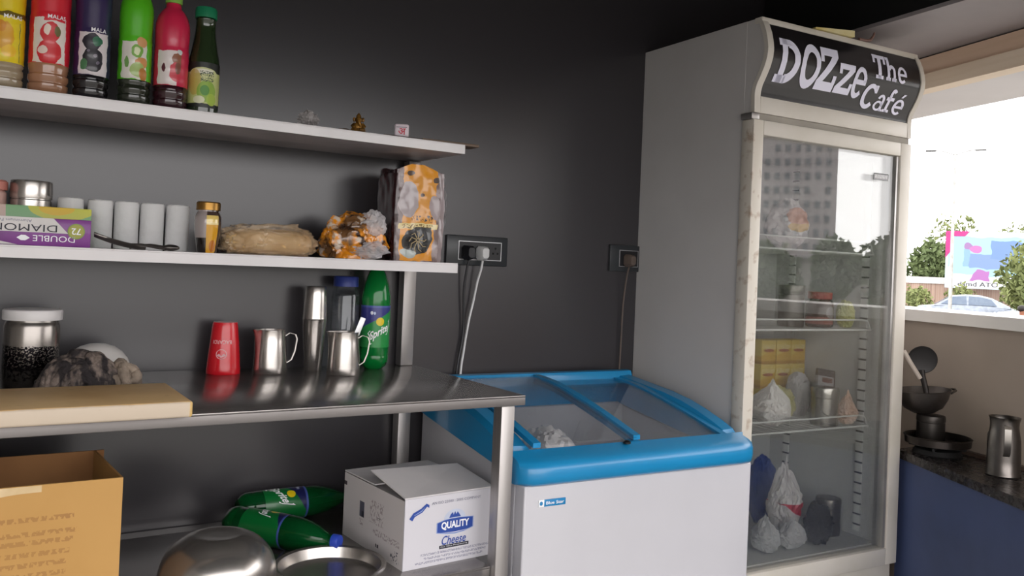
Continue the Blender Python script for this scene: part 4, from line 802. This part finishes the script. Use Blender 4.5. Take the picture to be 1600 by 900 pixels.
# things on top of the fridge
b = B(); b.loft([[(-.085, -.036, .001), (.09, -.040, .001), (.07, .05, .0), (-.07, .045, 0)], [(-.085, -.036, .005), (.09, -.040, .022), (.07, .05, .012), (-.07, .045, .004)]]); b.obj('yellow_envelope', M('yellow_paper', 'd2bf78', .7, 0, 'ddd2a4', ns=10), loc=fl(.31, .02, 1.9955), rot=FY, smooth=0, label='yellowed paper packet lying on top of the fridge', cat='packet')
b = B(); b.tube([(-.03, 0, .006), (0, -.004, .006), (.025, 0, .012), (.045, .004, .030), (.05, .004, .042)], [.006, .0055, .005, .004, .003], 8); b.obj('bent_strap', M('pinkish_strap', '8b6c62', .5), loc=fl(.475, .0, 1.9955), rot=FY, label='curled brown strap lying beside the packet on the fridge', cat='strap')

# ------------------------------------------------------------------ counter by the window
cf = [(2.752, -.552), (2.744, -.567), (2.454, -1.121), (2.16, -1.68)]
def wx(y): return 3.14 + .2922 * y
t = thing('low_counter', 'low counter with dark top and blue front below the window', 'counter')
b = B(); poly = cf + [(wx(-1.68) - .004, -1.68), (wx(-.552) - .004, -.552)]
b.prism(poly, 'z', .612, .64); b.obj('counter_top', M('dark_granite', '2b2727', .22, 0, '3a3533', ns=50, rvar=.1), t, smooth=0)
b = B(); nf = [(x + .012, y) for x, y in cf]; b.prism(nf + [(x + .03, y) for x, y in nf[::-1]], 'z', 0.0, .611); b.obj('front_panel', M('blue_laminate', '4b587f', .5, 0, '455174', ns=4), t, smooth=0)
b = B(); b.prism([(wx(-.60) - .030, -.60), (wx(-1.68) - .030, -1.68), (wx(-1.68) - .006, -1.68), (wx(-.60) - .006, -.60)], 'z', .6401, .652); b.obj('back_strip', M('brown_strip', '5a4a40', .4), t, smooth=0)
t = thing('gas_burner', 'black burner stand under the flat pan on the counter', 'burner', (2.812, -.662, .6402))
b = B(); b.lathe([(0, 0), (.075, 0), (.078, .004), (.070, .018), (.03, .020), (0, .020)], 32); b.obj('base', BLACKM, t)
for k in range(4):
    a = k * math.pi / 2 + .4; b = B(); b.box(.02, .088, -.004, .004, .0205, .031, .001)
    o = b.obj('pan_support', BLACKM, t, rot=a)
b = B(); b.lathe([(0, 0), (.092, .0), (.102, .004), (.104, .026), (.1065, .028), (.104, .030), (.100, .026), (.096, .007), (0, .005)], 56); b.obj('flat_pan', M('worn_pan_steel', '4b4542', .35, .9, '37322f', ns=14), loc=(2.812, -.662, .6716), label='round flat dark pan on the burner', cat='pan')
canister('steel_canister', 'dark steel tin standing in the flat pan under the wok', (2.832, -.624, .6768), .045, .088, .02, M('dark_tin', '4a4643', .4, .8))
t = thing('wok', 'dull steel wok balanced on the tin beside the fridge', 'wok', (2.842, -.590, .7645), (R(0), R(-5), R(-40)))
b = B(); b.lathe([(0, .002), (.034, .003), (.062, .020), (.080, .048), (.092, .080), (.095, .082), (.0915, .0825), (.077, .050), (.059, .023), (.032, .007), (0, .006)], 56); b.obj('pan', M('wok_steel', '7c7672', .35, .9, '5a5450', ns=8, rvar=.15), t)
b = B(); b.tube([(.084, -.03, .070), (.104, -.02, .078), (.108, 0, .080), (.104, .02, .078), (.084, .03, .070)], .0038, 8); b.obj('handle', STEELD, t)
t = thing('ladle', 'round-headed black ladle with pale handle resting in the wok', 'ladle', (2.818, -.610, .800), (0, 0, 0))
hd = Vector((.022, .03, .150)); 
b = B(); b.m = Matrix.Translation(hd) @ Vector((-.75, -.62, -.1)).normalized().to_track_quat('Z', 'Y').to_matrix().to_4x4()
b.lathe([(0, -.004), (.034, -.004), (.046, .0), (.048, .004), (.046, .006), (.034, .003), (0, .002)], 44); b.obj('head', M('ladle_black', '2f2d2d', .4, .6), t)
b = B(); b.tube([(.02, .03, .112), (.018, .024, .09), (.016, .01, .05), (.012, 0, .006)], [.010, .010, .009, .008], 10); b.obj('neck', M('ladle_neck', '3a3634', .5, .5), t)
b = B(); b.tube([(.006, .026, .085), (-.022, .050, .142), (-.040, .062, .178)], .008, 10); b.obj('handle', M('pale_handle', 'cfc2b6', .5), t)
t = thing('steel_jug', 'tall dull steel water jug on the counter at the right edge', 'jug', (2.712, -.932, .6402), R(215))
b = B(); b.lathe([(0, 0), (.046, 0), (.049, .003), (.0485, .008), (.046, .012), (.0465, .05), (.045, .11), (.041, .135), (.039, .150), (.0405, .165), (.043, .176), (.0445, .178), (.0425, .176), (.038, .163), (.037, .150), (.043, .11), (.044, .02), (0, .012)], 56); b.obj('body', STEELD, t)
b = B(); b.loft([[(.040 + x, -.009, z), (.040 + x + .003, -.009, z), (.040 + x + .003, .009, z), (.040 + x, .009, z)] for x, z in [(0, .155), (.014, .158), (.026, .150), (.028, .12), (.024, .08), (.006, .065)]]); b.obj('handle', M('handle_steel', 'a8a39d', .3, .9), t, smooth=50)
for k in (-1, 1): B().lathe([(0, .08), (.012, .08), (.013, .084), (.013, .118), (.010, .124), (0, .125)], 20, (-.030, k * .030, 0)).obj('lug', STEELD, t)

# ------------------------------------------------------------------ outside, seen through the window and in the door glass
GZ = -.7
def car(label, loc, rot, paint, L=4.3):
    t = thing('car', label, 'car', loc, rot)
    sec = [(-L / 2, .45, .62, .60), (-L / 2 + .12, .30, .82, .74), (-1.45, .24, .90, .80), (-.85, .22, .94, .84), (0, .22, .95, .85), (.9, .22, .95, .85), (1.55, .24, .93, .82), (L / 2 - .15, .30, .86, .78), (L / 2, .45, .66, .64)]
    b = B(); rg = []
    for x, z0, z1, hw in sec:
        rg.append([(x, s * hw * k, z0 + (z1 - z0) * q) for s, k, q in [(-1, .82, 0), (-1, 1, .3), (-1, 1, .7), (-1, .9, .97), (1, .9, .97), (1, 1, .7), (1, 1, .3), (1, .82, 0)]])
    b.loft(rg); b.obj('body', paint, t, smooth=50)
    b = B(); cab = [(-1.35, .90, .74), (-.62, 1.36, .60), (-.1, 1.43, .58), (.55, 1.41, .58), (1.0, 1.30, .60), (1.75, .93, .72)]
    b.loft([[(x, -hw, z - .03), (x, -hw * .92, z), (x, hw * .92, z), (x, hw, z - .03), (x, .78, .88), (x, -.78, .88)] for x, z, hw in cab]); b.obj('cabin', paint, t, smooth=40)
    GL_ = M('car_window', '5f6e80', .15, 0, '56657a', coat=.3)
    for s in (-1, 1):
        for P in ([(-1.08, .97), (-.58, 1.31), (-.06, 1.36), (-.02, .97)], [(.05, .97), (.05, 1.36), (.55, 1.34), (.95, 1.24), (1.18, .97)]):
            b = B(); b.loft([[(x, s * (.79 - .19 * (z - .9) / .5 + o), z) for x, z in P] for o in (.0, .012)]); b.obj('side_window', GL_, t, smooth=0)
    b = B(); b.loft([[(-1.33, -.66, .94), (-.68, -.56, 1.345), (-.68, .56, 1.345), (-1.33, .66, .94)], [(-1.35, -.66, .95), (-.70, -.56, 1.36), (-.70, .56, 1.36), (-1.35, .66, .95)]]); b.obj('windscreen', GL_, t, smooth=0)
    for x in (-1.3, 1.35):
        for s in (-1, 1):
            b = B(); b.m = Matrix.Translation((x, s * .72, .31)) @ Matrix.Rotation(math.pi / 2, 4, 'X'); b.lathe([(0, -.1), (.26, -.1), (.31, -.07), (.31, .07), (.26, .1), (0, .1)], 28)
            wh = b.obj('wheel', BLACKM, t)
            b = B(); b.m = Matrix.Translation((x, s * .826, .31)) @ Matrix.Rotation(math.pi / 2, 4, 'X'); b.lathe([(0, -.01), (.2, -.01), (.2, .01), (0, .012)], 20); b.obj('hubcap', STEEL, wh)
    return t
cdir = math.atan2(17.83 - 21.31, 40.24 - 38.3)
car('pale silver sedan parked across the road outside the window', (39.3, 19.6, GZ), cdir, M('silver_paint', '8f98a6', .3, .2, coat=.4))
car('white car just showing its roof above the window sill', (22.6, 8.75, GZ - .13), cdir, M('white_car_paint', 'd8dadd', .25, .1, coat=.6), 4.1)
# passer-by in red
def skin(name, pts, edges, rad, mat, parent, sub=2):
    me = bpy.data.meshes.new(name); me.from_pydata(pts, edges, []); o = link(name, me, mat, parent)
    sk = o.modifiers.new('skin', 'SKIN'); o.modifiers.new('sub', 'SUBSURF').levels = sub
    for v_, r_ in zip(me.skin_vertices[0].data, rad): v_.radius = (r_, r_)
    me.skin_vertices[0].data[0].use_root = True; return o
t = thing('person', 'person in a red top with dark hair standing outside past the sill', 'person', (21.40, 8.28, GZ - .02), R(60))
SK = M('skin_tone', '8a5c44', .6)
skin('body', [(0, 0, .78), (0, 0, .95), (0, 0, 1.14), (0, 0, 1.24), (0, 0, 1.33), (0, -.01, 1.40), (.09, 0, .74), (.10, -.01, .40), (.10, 0, .06), (.10, -.10, .03), (-.09, 0, .74), (-.10, -.01, .40), (-.10, 0, .06), (-.10, -.10, .03), (.17, 0, 1.15), (.21, .01, .92), (.20, -.05, .72), (-.17, 0, 1.15), (-.21, .01, .92), (-.20, -.05, .72)],
     [(0, 1), (1, 2), (2, 3), (3, 4), (4, 5), (0, 6), (6, 7), (7, 8), (8, 9), (0, 10), (10, 11), (11, 12), (12, 13), (2, 14), (14, 15), (15, 16), (2, 17), (17, 18), (18, 19)], [.13, .12, .12, .05, .085, .08, .085, .06, .04, .035, .085, .06, .04, .035, .06, .042, .03, .06, .042, .03], SK, t)
b = B(); b.lathe([(.155, .70), (.165, .80), (.155, .95), (.175, 1.10), (.15, 1.19), (.07, 1.235), (.055, 1.24)], 28, cap0=False, cap1=False)
for s in (-1, 1): b.tube([(s * .12, 0, 1.16), (s * .18, 0, 1.12), (s * .215, .01, .98)], [.07, .068, .06], 12)
b.obj('shirt', M('red_shirt', 'd8452e', .7), t, smooth=60)
b = B()
for s in (-1, 1): b.tube([(s * .085, 0, .78), (s * .10, -.01, .42), (s * .10, 0, .07)], [.105, .085, .065], 14)
b.obj('trousers', M('dark_trousers', '2c2f3a', .8), t, smooth=60)
b = B(); b.blob((0, .02, 1.405), (.092, .098, .085), .05, 4, 2, sub=3); b.obj('hair', M('black_hair', '1a1614', .6), t)

def leaves(n, rx, ry, rz, cz, size, seed):
    rnd = random.Random(seed); b = B()
    for i in range(n):
        while True:
            p = Vector((rnd.uniform(-1, 1), rnd.uniform(-1, 1), rnd.uniform(-1, 1)))
            if .25 < p.length < 1: break
        k = .85 + .4 * noise.noise(p * 2.2 + Vector((seed, 0, 0)))
        p = Vector((p.x * rx * k, p.y * ry * k, cz + p.z * rz * k))
        a = Vector((rnd.uniform(-1, 1), rnd.uniform(-1, 1), rnd.uniform(-.6, .6))).normalized(); c = a.orthogonal().normalized(); c.rotate(Matrix.Rotation(rnd.uniform(0, 6.3), 3, a))
        s = size * rnd.uniform(.6, 1.3); d = a.cross(c)
        b.f([b.v(p - c * s), b.v(p + d * s * .45), b.v(p + c * s), b.v(p - d * s * .45)])
    return b
LEAFS = [M('leaf_' + n_, c1, .8, 0, c2, ns=.8) for n_, c1, c2 in (('olive', '7c8452', '5f6a40'), ('mid', '66744a', '4e5c38'), ('dark', '48543c', '38432f'))]
BARK = M('bark', '5d5044', .9)
def tree(label, x, y, h, r, seed, m, n=1500, size=.22, cat='tree', group='trees and bushes beyond the window', lo=.35, name='tree'):
    t = thing(name, label, cat, (x, y, GZ), 0, group)
    rz = h * (1 - lo) / 2
    leaves(n, r, r, rz, h - rz, size, seed).obj('foliage', LEAFS[m], t, smooth=0)
    b = B(); b.tube([(0, 0, 0), (.05 * r, 0, h * .4), (-.05 * r, .04 * r, h * .75)], [.06 * h ** .5, .045 * h ** .5, .02 * h ** .5], 8)
    for k in range(3): a = k * 2.1; b.tube([(0, 0, h * .35), (r * .3 * math.cos(a), r * .3 * math.sin(a), h * .6)], [.035 * h ** .5, .015 * h ** .5], 6)
    b.obj('trunk', BARK, t)
tree('leafy tree left of the billboard outside the window', 64.5, 36.6, 5.6, 1.9, 1, 1, 2200, .26, lo=.1)
tree('taller thin-topped tree rising behind the pink billboard corner', 71.0, 38.6, 8.1, 2.2, 2, 0, 650, .22)
tree('sparse tree showing over the billboard top edge', 73.5, 34.2, 7.6, 2.3, 3, 0, 500, .24)
tree('sparse tree over the right end of the billboard', 74, 28.4, 7.6, 2.6, 4, 0, 500, .24)
tree('bushy tree standing in front of the billboard at the right', 36.2, 15.0, 3.8, 1.6, 5, 0, 3200, .15, lo=.1)
tree('distant tree clump next to the fridge door edge', 54.6, 34.6, 3.9, 1.5, 6, 1, 1200, .2, lo=.1)
tree('low roadside shrub left of the sedan', 45.6, 26.0, 1.75, .9, 7, 0, 900, .12, 'shrub', lo=.02, name='shrub')
tree('low roadside shrub behind the sedan under the billboard', 48.0, 24.8, 2.0, .9, 8, 0, 900, .12, 'shrub', lo=.02, name='shrub')
tree('low roadside shrub right of the sedan', 48.8, 21.6, 1.7, .9, 9, 1, 900, .12, 'shrub', lo=.02, name='shrub')
def orient(x, y, a): return Matrix.Translation((x, y, GZ)) @ Matrix.Rotation(a, 4, 'Z')
da = math.atan2(23.48 - 26.99, 51.95 - 50.05)
t = thing('boundary_wall', 'low brick boundary wall with white coping beyond the road', 'wall', (50.6, 28.5, GZ), da)
n_ = NT('weathered_brick'); br = n_.n('ShaderNodeTexBrick'); br.inputs['Scale'].default_value = 4; br.inputs['Color1'].default_value = lin('a58a7a'); br.inputs['Color2'].default_value = lin('8d7263'); br.inputs['Mortar'].default_value = lin('b5aca2')
n_.put(br.inputs['Vector'], n_.coord()); n_.put(n_.b.inputs['Base Color'], br.outputs[0])
B().box(-9, 9, -.12, .12, 0, 1.85).obj('brickwork', n_.m, t, smooth=0); B().box(-9, 2.0, -.2, .2, 1.851, 2.25).obj('coping', M('white_coping', 'd8d4d0', .7), t, smooth=0)
t = thing('billboard', 'large pale blue billboard with magenta corner beyond the road', 'billboard', (50.0, 27.0, 0), da)
BBW = 8.0
b = B(); b.box(0, BBW, -.06, .06, .95, 4.35); pn = b.obj('panel', art('billboard_print', 'aebfc6', [('rect', (.15, 1.7, 9, 4.0), '8fb4c8'), ('ell', (1.2, 3.45, .22, .2), '8a6a96'), ('ell', (1.6, 3.3, .3, .25), 'a4689c'), ('rect', (1.0, 2.3, 1.3, 3.3), '7898bc'), ('rect', (1.3, 2.2, 3.6, 3.0), '6f86b4'), ('rect', (2.4, 2.8, 4.0, 3.8), '6681b2'), ('half', (-1.0, 1.4, 1.0, 0, 1.6, .3, 2.2), 'b4c4ca'), ('rect', (.1, 1.0, 4.5, 1.75), 'c4c6c8'), ('half', (1., -.75, .15, 1.2, 1.42, 2.3, 2.1), '98629c')], 'x', rough=.6, wob=.45, wobs=1.1), t, smooth=0)
shape('magenta_corner', [([(-.02, 2.75), (.28, 3.15), (.28, 4.05), (1.0, 4.05), (1.25, 4.36), (-.02, 4.36)], [])], M('magenta_print', 'b03078', .5), t, lambda a, b_: (a, -.075, b_))
text('lettering', 'damd ATO', .26, INKK, t, lambda a, b_: (1.75 + a, -.075, 1.22 + b_), wd=2.1)
for x in (.6, 3.0, 5.5, 7.6): B().box(x - .08, x + .08, .07, .2, GZ, 4.3).obj('support_post', STEELD, t, smooth=0)
t = thing('street_lamp', 'slim pale street lamp post in front of the billboard', 'street lamp', (34.62, 17.72, GZ))
B().lathe([(.10, 0), (.075, .4), (.05, 7.2), (.045, 7.35), (0, 7.36)], 14).obj('pole', M('galvanised_pole', 'b4b4b0', .5, .3), t)
for s in (-1, 1):
    B().tube([(0, 0, 7.25), (s * -.25, s * .40, 7.42), (s * -.40, s * .68, 7.45)], .022, 8).obj('arm', M('arm_grey', '9a9a98', .5), t)
    b = B(); b.m = Matrix.Translation((s * -.47, s * .80, 7.44)) @ Matrix.Rotation(math.atan2(.8, -.47), 4, 'Z'); b.box(-.2, .2, -.07, .07, -.03, .03, .02); b.obj('lamp_head', M('lamp_head_dark', '4a4a48', .5), t)
# reflected side
ca = R(133); t = thing('compound_wall', 'plain grey compound wall behind the reflected trees', 'wall', (2.4 + 58 * math.sin(ca), -.55 + 58 * math.cos(ca), GZ), math.atan2(-math.sin(ca), math.cos(ca)) + math.pi / 2 + R(0))
t.rotation_euler.z = R(227); B().box(-40, 40, -.15, .15, 0, 3.0).obj('masonry', M('grey_render', '77746f', .8, 0, '6a6763', ns=1), t, smooth=0)
B().box(-40.1, 40.1, -.25, .25, 3.001, 3.15).obj('coping', M('dark_coping', '5c5a57', .8), t, smooth=0)
t = thing('office_block', 'tall grey office block mirrored in the fridge door glass', 'building', (112, -103, GZ), R(227))
FAC = M('grey_concrete_facade', '8a8486', .8, 0, '827c7e', ns=.1)
BH = 40
B().box(0, 48, 0, 14, 0, BH).obj('facade', FAC, t, smooth=0)
GWN = M('dark_office_glass', '4c5058', .2)
for fl_ in range(14):
    b = B()
    for k in range(28):
        if (k * 7 + fl_ * 3) % 11 == 0: continue
        b.box(1.0 + k * 1.65, 1.0 + k * 1.65 + .8, -.12, -.02, 4 + fl_ * 2.4, 5.2 + fl_ * 2.4)
    b.obj('window_row', GWN, t, smooth=0)
for i, (az, d_, h, r, m) in enumerate([(122.5, 44, 3.7, 1.5, 1), (126, 50, 4.3, 1.6, 2), (129.7, 44, 4.4, 1.5, 2), (133, 50, 4.5, 1.7, 2), (137, 44, 3.8, 1.6, 2), (140.6, 50, 4.2, 1.7, 2), (144.5, 44, 3.7, 1.6, 1)]):
    tree(['first', 'second', 'third', 'fourth', 'fifth', 'sixth', 'seventh'][i] + ' dark tree from the right in the mirrored row below the office block', 2.4 + d_ * math.sin(R(az)), -.55 + d_ * math.cos(R(az)), h, r, 20 + i, m, 1700, .25, lo=.05, group='trees mirrored in the fridge door')
